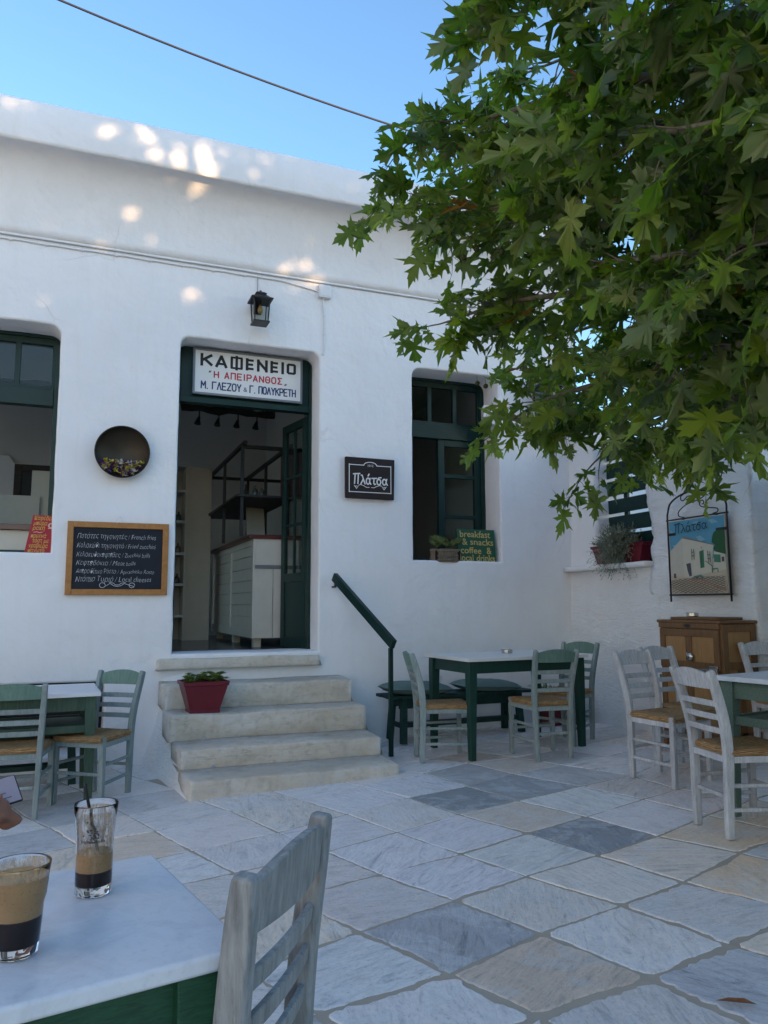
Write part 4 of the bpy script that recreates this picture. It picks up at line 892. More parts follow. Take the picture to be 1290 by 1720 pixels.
def clip(l):
    (a, b), (c, d) = l; out = []
    for k in range(25):
        t = k/24; q = (a+(c-a)*t, b+(d-b)*t)
        if .015 < q[0] < .985 and q[1] > .80-.10*q[0]*q[0]: out.append(q)
    return [out[0], out[-1]] if len(out) > 1 else None
pline('paving_lines', [c for c in map(clip, gl) if c], .004, (.10,.09,.08))
pline('red_band', [[(.40,.80),(.985,.955)]], .012, (.40,.22,.15))
mb = platsa(*pt(.13,.185), .40, .075, .008, -lay[0]-.001, .05); mb.build('lettering', INKK, PS, fix=False)
FR = MB(); r_ = .0085
FR.tube([(-PW-.02,-.0,-PH-.07)]+[(-PW-.02,0,PH+.02)]+bez([(-PW-.02,0,PH+.06),(-PW+.03,0,PH+.17),(-.15,0,PH+.235),(.03,0,PH+.245),(PW-.1,0,PH+.20),(PW+.01,0,PH+.11),(PW+.02,0,PH+.02)], 6)+[(PW+.02,0,-PH-.07)], r_, 8)
for z in (PH+.012, -PH-.008): FR.tube([(-PW-.035,0,z),(PW+.035,0,z)], r_*.85, 8)
fr = FR.build('iron_frame', IRON, PS, smooth=True)
sc = MB()
def spiral(cx, cz, r0, r1, a0, a1, n=18): return [(cx+(r0+(r1-r0)*k/n)*math.cos(R(a0+(a1-a0)*k/n)), 0, cz+(r0+(r1-r0)*k/n)*math.sin(R(a0+(a1-a0)*k/n))) for k in range(n+1)]
sc.tube(bez([(-.14,0,PH+.02),(-.205,0,PH+.04),(-.20,0,PH+.085),(-.10,0,PH+.135),(.06,0,PH+.165),(.13,0,PH+.20),(.12,0,PH+.235),(.08,0,PH+.232)], 6), .005, 6)
sc.tube(bez([(.20,0,PH+.02),(.255,0,PH+.03),(.25,0,PH+.06),(.15,0,PH+.078),(.065,0,PH+.10),(.055,0,PH+.14),(.09,0,PH+.15),(.105,0,PH+.125),(.085,0,PH+.115)], 6), .005, 6)
sc.tube(bez([(-.04,0,PH+.185),(-.05,0,PH+.205),(-.09,0,PH+.205),(-.14,0,PH+.175),(-.17,0,PH+.185),(-.17,0,PH+.215),(-.13,0,PH+.235)], 6), .005, 6)
sc.build('scrollwork', IRON, PS, smooth=True)
mb = MB(); mb.box(-PW-.02,-.012,PH-.135,-PW+.085,-.004,PH-.11); mb.box(PW-.10,-.012,PH-.135,PW+.02,-.004,PH-.11); mb.build('strap', IRON, PS, bevel=.002)
mb = MB(); mb.tube([(-.2,0,PH+.012),(-.2,.06,PH+.012)], .006); mb.tube([(.2,0,PH+.012),(.2,.06,PH+.012)], .006); mb.build('wall_hook', IRON, PS)

# ================================================================ LANTERNS, WIRES, SPEAKER
def lantern(label, x, y, z, s=1.0, group=None):
    t = thing('wall_lantern', label, 'lantern', (x, y, z), 0, 'black wall lanterns'); b = .075*s; tp = .098*s; h = .25*s
    mb = MB(); mb.box(-b-.018*s,-b-.018*s,-.018*s,b+.018*s,b+.018*s,0)
    mb.box(-b*.8,-b*.8,-.0,b*.8,b*.8,.012*s); mb.build('base', IRON, t, bevel=.002)
    for sx in (-1,1):
        for sy in (-1,1): MB().sweep([(sx*b, sy*b, 0), (sx*tp*.92, sy*tp*.92, h)], .012*s, .012*s).build('post', IRON, t)
    mb = MB(); q = lambda r, z: [(-r,-r,z),(r,-r,z),(r,r,z),(-r,r,z)]
    lv = [(tp*1.25,h-.005*s),(tp*1.28,h+.012*s),(tp*.95,h+.03*s),(tp*.62,h+.06*s),(tp*.55,h+.062*s),(tp*.55,h+.075*s),(tp*.66,h+.078*s),(tp*.40,h+.10*s),(.012*s,h+.108*s),(.012*s,h+.125*s)]
    vs = []
    for r_, z_ in lv: vs += q(r_, z_)
    fs = [(4*i+k, 4*i+(k+1)%4, 4*i+4+(k+1)%4, 4*i+4+k) for i in range(len(lv)-1) for k in range(4)]+[(3,2,1,0), tuple(4*(len(lv)-1)+k for k in range(4))]
    mb.add(vs, fs); mb.build('cap', IRON, t, bevel=.002)
    mb = MB(); c4 = lambda r, z: q(r, z)
    vs = c4(b*.97, .004)+c4(tp*.90, h-.006*s); mb.add(vs, [(k, (k+1)%4, 4+(k+1)%4, 4+k) for k in range(4)]); mb.build('glass', PANE, t)
    mb = MB(); mb.lathe([(.014*s,h-.005*s),(.014*s,h-.045*s)], 10); mb.build('socket', IRON, t)
    mb = MB(); mb.lathe([(.012*s,h-.045*s),(.020*s,h-.07*s),(.030*s,h-.105*s),(.028*s,h-.13*s),(.012*s,h-.148*s),(.002*s,h-.152*s)], 14); mb.build('bulb', plain('amber_bulb', (.45,.25,.08), .1, .6, bp=0), t, smooth=True)
    mb = MB(); mb.box(-.045*s, .14*s, h-.10*s, .045*s, .165*s, h+.09*s); mb.tube(bez([(0,.15*s,h+.05*s),(0,.10*s,h+.07*s),(0,.07*s,h+.05*s)], 4), .010*s, 8); mb.build('bracket', IRON, t, bevel=.003); return t
lantern('black glazed lantern with an amber bulb above the cafe door', 1.535, FY-.16, 4.06, .86)
lantern('grey-black lantern half hidden by plane leaves, right of the right window', 4.80, FY-.17, 3.42, 1.25)
BX = thing('junction_box', 'white plastic junction box where the cables meet on the facade', 'junction box', (2.23, FY, 4.53))
MB().box(-.066,-.05,-.068,.066,0,.068).build('box', WHITEP, BX, bevel=.008, seg=3)
MB().box(-.052,-.054,-.052,.052,-.048,.052).build('lid', WHITEP, BX, bevel=.003)
def cable(name, label, pts, r, mat, n=6, clips=None):
    t = thing(name, label, 'cable', pts[0]); o = Vector(pts[0]); MB().tube([Vector(p)-o for p in pts], r, n).build('wire', mat, t, smooth=True)
    for p in clips or []: p = Vector(p)-o; MB().box(p.x-.011, p.y-.010, p.z-.010, p.x+.011, p.y+.014, p.z+.010).build('clip', mat, t, bevel=.002)
GREYW = plain('painted_grey_cable', (.42,.42,.42), .6, bp=0)
def run(x0, x1, z, dx, sag, seed): 
    out = []; n = int((x1-x0)/.09)
    for k in range(n+1):
        x = x0+(x1-x0)*k/n; out.append((x, FY-.012, z+sag*abs(math.sin(pi*(x-x0)/dx))*-1+.004*noise.noise((x*2, seed, 0))))
    return out
cable('wall_cable', 'upper thin grey cable running along the foot of the cornice', run(-3, 4.6, 4.625, 9, .0, 1), .007, GREYW)
cl = [(x, FY-.012, 4.583+.0*x) for x in np.arange(-1.0, 1.6, .30)]
cable('wall_cable', 'lower clipped white cable that sags into the junction box', run(-3, 1.75, 4.59, .30, .006, 5)+bez([(1.85,FY-.012,4.575),(2.0,FY-.012,4.553),(2.1,FY-.012,4.54),(2.17,FY-.02,4.52)], 4), .007, WHITEP, clips=cl)
cable('wall_cable', 'white cable dropping from the junction box to the door corner', bez([(2.225,FY-.02,4.47),(2.218,FY-.012,4.40),(2.232,FY-.012,4.28),(2.235,FY-.012,4.1),(2.232,FY-.012,3.93),(2.222,FY-.012,3.87)], 6), .008, WHITEP, clips=[(2.232,FY-.012,4.28),(2.234,FY-.012,4.08),(2.222,FY-.012,3.87)])
cable('lantern_cable', 'short grey cable feeding the lantern over the door', [(1.535,FY-.01,4.60),(1.537,FY-.01,4.5),(1.536,FY-.01,4.38)], .005, GREYW)
wp = [(x, 9.0, .01275*x*x-.1751*x+8.252) for x in np.linspace(-4, 9, 27)]
cable('overhead_wire', 'black overhead wire crossing the sky', wp, .014, plain('overhead_wire_black', (.02,.02,.022), .6, bp=0))
SP = thing('wall_speaker', 'small white loudspeaker fixed to the right window jamb', 'speaker', (4.20, FY+.10, 3.42), R(-18))
MB().box(-.075,-.07,-.11,.075,.07,.11).build('cabinet', WHITEP, SP, bevel=.012, seg=3)
mb = MB(); mb.lathe([(.055,0),(.050,.004),(.045,.002),(.02,.0015),(.0,.005)], 24, capt=False); mb.v = [(x,-.0705-z,y-.03) for x, y, z in mb.v]; mb.build('cone', plain('speaker_grey', (.5,.5,.51), .6), SP, smooth=True)
MB().box(.02,.06,-.03,.10,.09,.03).build('bracket', WHITEP, SP)

# ================================================================ POTS AND PLANTS
def blade(mb, p, d, L, w_, up_=(0,0,1), fold=.25):
    """a small pointed leaf"""
    p = Vector(p); d = Vector(d).normalized(); s_ = d.cross(Vector(up_)); s_ = s_.normalized() if s_.length > 1e-4 else d.orthogonal().normalized(); n = s_.cross(d)
    mb.add([p, p+d*L*.45+s_*w_/2+n*w_*fold, p+d*L, p+d*L*.45-s_*w_/2+n*w_*fold, p+d*L*.5], [(0,1,4),(1,2,4),(2,3,4),(3,0,4)])
def rosette(mb, c, r_, n=14, rise=.6):
    for k in range(n):
        a = 2.4*k; e = rise+.9*k/n; d = Vector((math.cos(a)*math.cos(e), math.sin(a)*math.cos(e), math.sin(e))); blade(mb, c, d, r_*(1.05-.5*k/n), r_*.45)
SUCC = mk_leaf('succulent_green', (.06,.10,.02), (.10,.15,.035), (.16,.20,.06)); SUCC2 = plain('pale_succulent', (.16,.22,.09), .5, .4, var=.35, sc=30, bp=0)
SUCC = plain('succulent_leaf', (.12,.18,.04), .45, .4, var=.5, sc=22, bp=0); ROSM = plain('grey_green_needles', (.23,.265,.20), .7, .25, var=.5, sc=25, bp=0)
def taper_pot(t, wb, wt, db, dt, h, rim=.035, mat=None):
    mb = MB(); q = lambda a, b, z: [(-a/2,-b/2,z),(a/2,-b/2,z),(a/2,b/2,z),(-a/2,b/2,z)]
    lv = [(wb*1.04,db*1.04,0),(wb*1.04,db*1.04,.018),(wb,db,.02),(wt*.95,dt*.95,h-rim),(wt,dt,h-rim+.004),(wt*1.02,dt*1.02,h),(wt*.96,dt*.96,h),(wt*.92,dt*.92,h-.03)]
    vs = []
    for a in lv: vs += q(*a)
    mb.add(vs, [(4*i+k, 4*i+(k+1)%4, 4*i+4+(k+1)%4, 4*i+4+k) for i in range(len(lv)-1) for k in range(4)]+[(3,2,1,0)]); mb.build('pot', mat or REDP, t, bevel=.008, seg=3)
    MB().box(-wt*.46,-dt*.46,h-.045,wt*.46,dt*.46,h-.028).build('soil', SOIL, t)
t = thing('potted_succulent', 'square red plastic pot of low green succulents standing on the stone steps', 'potted plant', (.995, 6.64, .447), R(3), 'red flower pots')
taper_pot(t, .24, .37, .20, .30, .255)
mb = MB()
for k in range(60): x, y = random.uniform(-.17,.17), random.uniform(-.14,.14); rosette(mb, (x, y, .245+.055*random.random()), random.uniform(.035,.055), 12, .2)
mb.build('foliage', SUCC, t, fix=False)
# planter on the ledge with a grey bush
t = thing('ledge_planter', 'long red planter with a bushy grey-green herb spilling over the ledge', 'planter', (RX+.06, 6.49, 1.735), R(-90), 'red flower pots')
taper_pot(t, .68, .84, .12, .16, .20, .03)
mb = MB()
for k in range(640):
    d = Vector((random.gauss(0,.75), random.gauss(-.25,.55), random.gauss(.35,.75))).normalized(); L0 = random.uniform(.12,.27)*(1.0 if d.z > -.2 else 1.1)*1.2; c = Vector((.03+random.uniform(-.08,.08), random.uniform(-.08,.04), .15)); p2 = c+d*L0+Vector((0,-.05*random.random(),-.06*random.random()))
    mb.tube([c, (c+p2)/2+Vector((0,0,.015)), p2], [.0022,.0018,.001], 3, False)
    for q in range(9):
        u = .35+.65*q/9; p = c.lerp(p2, u); dd = (d+Vector((random.gauss(0,.8), random.gauss(0,.8), random.gauss(.2,.8)))).normalized(); blade(mb, p, dd, random.uniform(.026,.045), .011)
mb.build('herb_bush', ROSM, t, fix=False)
mb = MB()
for k in range(7): rosette(mb, (-.38+random.uniform(-.03,.05), random.uniform(-.05,.03), .19+random.uniform(0,.03)), .055, 13, .3)
mb.build('succulent', SUCC2, t, fix=False)
# window sill planter
t = thing('basket_planter', 'woven basket planter of pale green succulents on the right window sill', 'planter', (3.62, FY+.060, 1.768), 0); t.scale = (1.12, .95, 1.12)
mb = MB()
for i in range(9): 
    a, b, z = .15+.004*math.sin(i), .075+.003*math.sin(i*2), .014*i+.006; mb.tube([(a*math.cos(u)*(1 if abs(math.cos(u)) < .8 else 1.04), b*math.sin(u), z) for u in np.linspace(0, 2*pi, 25)], .0085, 6)
mb.build('basket', wood('wicker', (.10,.075,.05), (.24,.19,.13), .8, (30,30,3)), t, smooth=True); MB().box(-.13,-.06,.02,.13,.06,.11).build('soil', SOIL, t)
mb = MB()
for k in range(26): rosette(mb, (random.uniform(-.13,.13), random.uniform(-.06,.05), .135+random.uniform(0,.07)), random.uniform(.06,.10), 14, .35)
mb.build('foliage', SUCC2, t, fix=False)
# pots in the corner behind the far chair, and beside the steps
def green_pot(label, x, y, wt, h, fr, n, mat, sh):
    t = thing('potted_plant', label, 'potted plant', (x, y, zg(x, y)), R(10), 'red flower pots'); taper_pot(t, wt*.68, wt, wt*.68, wt, h)
    mb = MB()
    for k in range(n):
        d = Vector((random.gauss(0,.6), random.gauss(0,.6), 1)).normalized(); c = Vector((random.uniform(-.3,.3)*wt, random.uniform(-.3,.3)*wt, h-.03)); e = c+d*fr*random.uniform(.5,1.1); mb.tube([c, e], [.003,.002], 4, False)
        for q in range(6): blade(mb, c.lerp(e, .35+.65*q/6), d+Vector((random.gauss(0,.9), random.gauss(0,.9), random.gauss(0,.4))), random.uniform(.03,.06)*sh, .022*sh)
    mb.build('foliage', mat, t, fix=False)
green_pot('red pot with a small leafy plant on the floor in the corner', 4.62, 7.03, .27, .27, .26, 22, SUCC, 1.0)
green_pot('red pot with a leafy plant at the foot of the rubble wall', 4.84, 6.95, .20, .26, .18, 16, SUCC, .9)
t = thing('wicker_bin', 'small grey wicker bin squeezed between the steps and the wall', 'bin', (2.475, 7.08, zg(2.475, 7.08)))
mb = MB(); mb.lathe([(.085,0),(.088,.02),(.108,.30),(.115,.315),(.106,.315),(.082,.03)], 18, capt=False); mb.build('bin', wood('grey_wicker', (.10,.085,.065), (.22,.19,.15), .8, (40,40,6)), t, smooth=True)

# ================================================================ COFFEE GLASSES
COF = plain('dark_coffee', (.022,.008,.004), .6, .05, var=.2, bp=0)
def mk_foam():
    m, t, b = mk('coffee_foam', .7, (.36,.21,.09), .3); v = crd(t); n = nd(t, 'TexVoronoi', {'Vector': v, 'Scale': 170.0}).outputs['Distance']; f = noi(t, v, 30, 6, .6)
    setc(t, b, mix(t, ramp(t, n, [(.05,(0,0,0)),(.22,(1,1,1))]), (.34,.17,.06), mix(t, f, (.52,.29,.11), (.68,.43,.20)))); bump(t, b, n, .3, .002); return m
FOAM = mk_foam()
def mk_film():
    m = bpy.data.materials.new('coffee_film'); m.use_nodes = True; t = m.node_tree; b = t.nodes['Principled BSDF']; out = t.nodes['Material Output']; v = crd(t, (1,1,.4)); f = noi(t, v, 75, 6, .7, 1.0); g = noi(t, v, 16, 3, .6)
    b.inputs['Base Color'].default_value = (.46,.33,.19,1); b.inputs['Roughness'].default_value = .6
    a = math_(t, 'MULTIPLY', ramp(t, f, [(.38,(0,0,0)),(.64,(1,1,1))]), ramp(t, g, [(.3,(.45,)*3),(.58,(.95,)*3)])); tr = nd(t, 'BsdfTransparent'); ms = nd(t, 'MixShader'); t.links.new(a, ms.inputs[0]); t.links.new(tr.outputs[0], ms.inputs[1]); t.links.new(b.outputs[0], ms.inputs[2]); t.links.new(ms.outputs[0], out.inputs[0]); return m
FILM = mk_film()
def rlerp(prof, z):
    for (r0, z0), (r1, z1) in zip(prof[:-1], prof[1:]):
        if z0 <= z <= z1: return r0+(r1-r0)*(z-z0)/max(1e-9, z1-z0)
    return prof[-1][0]
def fill(name, mat, t, prof, z0, z1, dr, n=40, rough=0):
    zs = [z0+(z1-z0)*k/8 for k in range(9)]; mb = MB(); mb.lathe([(.0005,z0)]+[(rlerp(prof, z)-dr, z) for z in zs]+[(.0005, z1+rough)], n); return mb.build(name, mat, t, smooth=False, bevel=0)
def tumbler(label, x, y, z, prof, th, base, levels, film, facets=0):
    t = thing('coffee_glass', label, 'glass', (x, y, z), 0, 'iced coffee glasses'); H_ = prof[-1][1]
    n = 48; mb = MB(); inner = [(max(.001, rlerp(prof, zz)-th), zz) for zz in np.linspace(base, H_-.0015, 14)]
    mb.lathe([(prof[0][0]-.004, 0)]+prof[1:]+[(prof[-1][0]-th*.4, H_+.001)]+inner[::-1]+[(.0005, base-.002)], n, capb=True, capt=True)
    mb.build('tumbler', GLASS, t, smooth=True)
    for nm, mt, a, b in levels:
        o = fill(nm, mt, t, prof, a, b, th*.55); o.data.polygons.foreach_set('use_smooth', [True]*len(o.data.polygons))
        m_ = o.modifiers.new('bevel', 'BEVEL'); m_.width = .0012; m_.segments = 2; m_.limit_method = 'ANGLE'
    a, b = film; mb = MB(); mb.lathe([(rlerp(prof, zz)-th-.0005, zz) for zz in np.linspace(a, b, 10)], n, capb=False, capt=False); mb.build('coffee_film', FILM, t, smooth=True)
    return t
tz = zg(-.205, 1.545)+.8005
P1 = [(.0335,0),(.0345,.004),(.0348,.03),(.0350,.075),(.0365,.11),(.0395,.145),(.0425,.172)]
g = tumbler('tall glass of half-drunk iced coffee with a black straw, farther from the camera', .050, 1.700, tz, P1, .0015, .020, (('coffee', COF, .0205, .046), ('foam', FOAM, .0462, .080)), (.0805, .160))
mb = MB(); mb.tube([(.012,.004,.055),(-.004,.002,.12),(-.022,0,.205),(-.0225,.0,.2105)], [.0032,.0032,.0032,.0030], 10); mb.build('straw', plain('black_straw', (.012,.011,.012), .4, bp=0), g, smooth=True)
mb = MB()                                                        # the printed emblem on the glass, facing the camera
for k in range(40):
    a = R(-98)+random.gauss(0,.16); zz = .125+random.gauss(0,.009); r_ = rlerp(P1, zz)+.0004; da = .05; mb.add([(r_*math.cos(a-da), r_*math.sin(a-da), zz-.0016), (r_*math.cos(a+da), r_*math.sin(a+da), zz-.0014), (r_*math.cos(a+da*.6), r_*math.sin(a+da*.6), zz+.0018), (r_*math.cos(a-da), r_*math.sin(a-da), zz+.0012)], [(0,1,2,3)])
for k in range(15):
    a = R(-98)+(-.62+1.24*k/14); zz = .104; r_ = rlerp(P1, zz)+.0004; mb.add([(r_*math.cos(a-.028), r_*math.sin(a-.028), zz), (r_*math.cos(a+.022), r_*math.sin(a+.022), zz), (r_*math.cos(a+.028), r_*math.sin(a+.028), zz+.006-.002*(k%3)), (r_*math.cos(a-.022), r_*math.sin(a-.022), zz+.006-.001*(k%2))], [(0,1,2,3)])
mb.build('emblem', plain('glass_print', (.06,.05,.045), .6, bp=0), g, fix=False)
P2 = [(.0345,0),(.0355,.004),(.0385,.05),(.0405,.078),(.0440,.092),(.0475,.128),(.0495,.142)]
tumbler('short wide glass of iced coffee with thick foam, nearest the camera', -.073, 1.462, tz, P2, .0017, .018, (('coffee', COF, .0185, .060), ('foam', FOAM, .0602, .122)), (.1215, .139))

# ================================================================ THE GUEST AT THE TABLE
SKIN = plain('tanned_skin', (.27,.125,.085), .5, .35, var=.16, sc=40, bp=.15); SHIRT = plain('navy_shirt', (.03,.04,.08), .85, .2, var=.2, sc=12, bp=.2); TROU = plain('grey_trousers', (.10,.10,.11), .85, .2, var=.2, sc=12, bp=.2); HAIR = plain('dark_hair', (.03,.02,.015), .6, .4, var=.5, sc=40, bp=.5)
def capsule(mb, a, b, ra, rb, n=14):
    a, b = Vector(a), Vector(b); d = (b-a).normalized(); pts = []; rs = []
    for k in range(5): th = pi/2*k/4; pts.append(a-d*ra*math.cos(th)); rs.append(max(.0006, ra*math.sin(th)))
    for k in range(1, 5): pts.append(a.lerp(b, k/5)); rs.append(ra+(rb-ra)*k/5)
    for k in range(5): th = pi/2*(1-k/4); pts.append(b+d*rb*math.cos(th)); rs.append(max(.0006, rb*math.sin(th)))
    mb.tube(pts, rs, n)
def fused(mb, name, mat, parent, vox, it=6):
    o = mb.build(name, mat, None, fix=True); m_ = o.modifiers.new('r', 'REMESH'); m_.mode = 'VOXEL'; m_.voxel_size = vox; s_ = o.modifiers.new('s', 'SMOOTH'); s_.iterations = it; s_.factor = .5
    dg = bpy.context.evaluated_depsgraph_get(); dg.update(); me = bpy.data.meshes.new_from_object(o.evaluated_get(dg)); bpy.data.objects.remove(o); return link(name, me, None, parent, smooth=True)
GX, GY = -.66, 2.16
PN = thing('person', 'seated guest mostly out of frame at the left edge, one hand holding a phone', 'person', (GX, GY, zg(GX, GY)))
hz = .80-.0+.052                                                # the hand rests just above the table's far edge
W_ = Vector((.415,-.055,hz+.055)); mb = MB()
def cap(a, b, ra, rb): capsule(mb, a, b, ra, rb)
cap((0,0,.56),(0,.02,.80),.145,.125); cap((0,.02,.80),(.02,.02,1.05),.135,.15); cap((.01,-.13,1.08),(.01,.17,1.08),.075,.075); cap((.02,.02,1.10),(.05,.02,1.22),.055,.052)
cap((.06,.02,1.29),(.08,.02,1.36),.082,.098); cap((.10,.02,1.26),(.12,.02,1.24),.055,.045); cap((.168,.02,1.30),(.182,.02,1.285),.012,.014)
for s in (-1,1): cap((.07,.02+s*.092,1.32),(.065,.02+s*.097,1.29),.014,.010)
for s in (-1,1): cap((.02,.02+s*.09,.54),(.42,.02+s*.12,.52),.085,.062); cap((.42,.02+s*.12,.52),(.40,.02+s*.12,.09),.060,.038); cap((.39,.02+s*.12,.05),(.56,.02+s*.13,.03),.040,.030)
cap((.01,.21,1.07),(.05,.28,.84),.052,.042); cap((.05,.28,.84),(.28,.16,.86),.042,.028); cap((.28,.16,.86),(.36,.12,.86),.03,.028)
cap((.01,-.17,1.07),(.06,-.22,.86),.052,.042); cap((.06,-.22,.86),tuple(W_),.042,.027)
pal = W_+Vector((.085,.012,-.012)); cap(tuple(W_), tuple(pal), .027, .030); cap(tuple(W_+Vector((.01,.02,-.006))), tuple(pal+Vector((-.005,.022,-.004))), .024, .025); cap(tuple(W_+Vector((.02,-.018,-.004))), tuple(pal+Vector((-.012,-.022,-.006))), .023, .024)
FG = [((.012,-.026,-.006),(.034,.002,-.026),(.012,.010,-.040)), ((.018,-.008,-.004),(.046,.004,-.028),(.020,.014,-.044)), ((.016,.012,-.004),(.044,.018,-.028),(.018,.024,-.044)), ((.008,.028,-.006),(.032,.032,-.026),(.010,.034,-.040))]
for q, (a, b, c) in enumerate(FG):
    a, b, c = (pal+Vector(v) for v in (a, b, c)); r_ = (.0100,.0105,.0100,.0088)[q]; cap(tuple(a), tuple(b), r_*1.05, r_); cap(tuple(b), tuple(c), r_, r_*.85)
th0 = W_+Vector((.03,-.022,.006)); cap(tuple(th0), tuple(th0+Vector((.034,-.020,.016))), .0135, .0115); cap(tuple(th0+Vector((.034,-.020,.016))), tuple(th0+Vector((.062,-.012,.022))), .0112, .0090)
b_ = fused(mb, 'body', SKIN, PN, .0055, 3); b_.data.materials.append(SKIN)
mb = MB(); cap((0,0,.58),(0,.02,.80),.158,.140); cap((0,.02,.80),(.02,.02,1.05),.150,.165); cap((.01,-.14,1.08),(.01,.18,1.08),.086,.086); cap((.01,.21,1.07),(.045,.265,.90),.066,.058); cap((.01,-.17,1.07),(.05,-.21,.90),.066,.058)
o = fused(mb, 'shirt', SHIRT, PN, .012); o.data.materials.append(SHIRT)
mb = MB()
for s in (-1,1): cap((0,.02+s*.08,.55),(.42,.02+s*.12,.525),.105,.078); cap((.42,.02+s*.12,.525),(.40,.02+s*.12,.10),.076,.055)
o = fused(mb, 'trousers', TROU, PN, .012); o.data.materials.append(TROU)
mb = MB(); cap((.03,.02,1.36),(.06,.02,1.40),.092,.095); cap((.0,.02,1.28),(.01,.02,1.34),.07,.09); o = fused(mb, 'hair', HAIR, PN, .012); o.data.materials.append(HAIR)
mb = MB()
for s in (-1,1): mb.ball((.166,.02+s*.033,1.335), .0125, 10)
mb.build('eyes', plain('eye', (.05,.03,.02), .2, bp=0), PN, smooth=True)
MB().box(.152,-.012,1.245,.166,.052,1.252).build('lips', plain('lip', (.25,.08,.07), .5, bp=0), PN, bevel=.003)
ph = thing('mobile_phone', 'mobile phone with a pale screen held in the guest\'s hand at the left edge', 'phone', tuple(Vector(PN.location)+pal+Vector((-.025,.012,.030))), R(10))
mb = MB(); mb.box(-.074,-.036,-.0045,.074,.036,.0045); o = mb.build('case', plain('phone_black', (.015,.015,.018), .3, bp=0), ph, bevel=.004, seg=3); mb = MB(); mb.box(-.070,-.033,.0046,.070,.033,.0052); o2 = mb.build('screen', plain('phone_screen', (.36,.29,.33), .15, .6, var=.02, bp=0), ph)
mb = MB()
for k in range(3): mb.box(.01+.0,-.02+.013*k,.0053,.05-.01*k,-.018+.013*k,.0056)
mb.build('screen_text', plain('screen_ink', (.06,.06,.07), .3, bp=0), ph)
ph.rotation_euler = (R(52), R(-8), R(24))
t = chair(cg, GX-.03, GY+.01, -90, 'grey-green rush chair the guest at the left edge sits on')

# ================================================================ INSIDE THE CAFE
CT = thing('bar_counter', 'grey plank-fronted bar counter with a dark red top seen through the door', 'counter', (2.2, 9.8, RF)); GREYP = plain('grey_plank_paint', (.66,.60,.51), .32, .5, var=.14, sc=5, bp=.1); MARO = plain('maroon_top', (.10,.018,.020), .3, .5)
mb = MB(); mb.box(-.40,-1.36,.10,.42,1.36,1.19); mb.build('body', GREYP, CT)
mb = MB()
for k in range(7):
    for a, b in ((-1.30,-.04),(.04,1.30)): mb.box(-.418, a, .20+.135*k, -.40, b, .20+.135*k+.128)
mb.build('front_planks', GREYP, CT, bevel=.003)
mb = MB(); mb.box(-.43,-1.38,.10,-.40,1.38,.20); mb.box(-.43,-1.38,1.12,-.40,1.38,1.19)
for y in (-1.34,0,1.34): mb.box(-.431,y-.05,.1,-.40,y+.05,1.19)
mb.build('front_frame', GREYP, CT, bevel=.003)
mb = MB()
for k in range(4): mb.box(-.40+.20*k,-1.385,.10,-.40+.20*k+.194,-1.36,.86)
mb.box(-.40,-1.39,.90,.40,-1.36,1.19); mb.build('end_planks', GREYP, CT, bevel=.003)
MB().box(-.41,-1.395,.86,.41,-1.36,.90).build('end_rail', plain('grey_rail', (.2,.2,.2), .5), CT)
MB().box(-.48,-1.42,1.19,.46,1.42,1.235).build('worktop', MARO, CT, bevel=.006)
for y in (-1.2,0,1.2): MB().box(-.38,y-.05,0,-.30,y+.05,.1).build('foot', GREYP, CT)
RK = thing('metal_rack', 'black metal overhead rack with a glass shelf above the bar counter', 'rack', (2.0, 9.75, RF+1.236)); mb = MB(); b_ = .022
for x in (-.33,.20):
    mb.box(x-b_,-1.30,1.02,x+b_,1.30,1.06)
    for y in (-1.15,0,1.15): mb.box(x-b_*.8,y-b_*.8,0,x+b_*.8,y+b_*.8,1.02)
for y in (-1.15,1.15): mb.box(-.33,y-b_,1.0,.95,y+b_,1.04)
mb.build('frame', IRON, RK, bevel=.002); MB().box(-.40,-1.2,.44,.28,1.2,.465).build('shelf', IRON, RK)
def bottle(x, y, z, h, r_, c, label):
    mb = MB(); mb.lathe([(r_*.95,0),(r_,.01),(r_,h*.58),(r_*.45,h*.74),(r_*.32,h*.78),(r_*.32,h*.98),(r_*.38,h)], 12); o = mb.build('bottle', plain('bottle_glass', c, .12, .6, bp=0), smooth=True); o.location = (x, y, z); tag(o, label, 'bottle', 'bottles in the bar')
for k, y in enumerate((8.75,8.95,9.3,9.9,10.2)): bottle(1.85+.12*(k%2), y, RF+1.236+.466, .13+.05*(k%3), .035, ((.05,.06,.05),(.12,.1,.08))[k%2], 'small bottle on the shelf of the black rack over the counter')
t = thing('menu_stand', 'pale paper menu on a sloping stand on the bar counter', 'menu stand', (1.95, 9.2, RF+1.236)); MB().sweep([(-.02,-.16,.02),(.04,.20,.42)], .22, .006).build('sheet', plain('paper', (.45,.41,.33), .8, bp=0), t); MB().box(-.1,-.22,0,.1,-.05,.03).build('base', IRON, t)
t = thing('bookcase', 'tall grey shelving unit inside the door, its shelves stocked with small bottles', 'shelves', (1.32, 10.6, RF)); mb = MB(); mb.box(0,-.02,0,.32,.38,2.33); mb.box(-.03,-.035,0,0,.38,2.36); mb.box(-.95,-.035,0,-.92,.38,2.36); mb.box(-.92,.36,0,-.03,.38,2.36); mb.build('case', plain('grey_shelf_paint', (.50,.45,.37), .6), t, bevel=.003)
for k, z in enumerate((.30,.72,1.13,1.56,1.98,2.33)):
    MB().box(-.92,-.03,z,-.03,.36,z+.035).build('shelf', plain('pale_shelf', (.5,.5,.5), .5), t)
for k, z in enumerate((.72,1.13,1.56)):
    for q in range(6): bottle(1.32-.10-.13*q, 10.68, RF+z+.036, .13+.03*(q%3), .036, ((.06,.03,.02),(.13,.09,.05),(.05,.07,.05))[(q+k)%3], 'small bottle on a bookcase shelf inside the door')
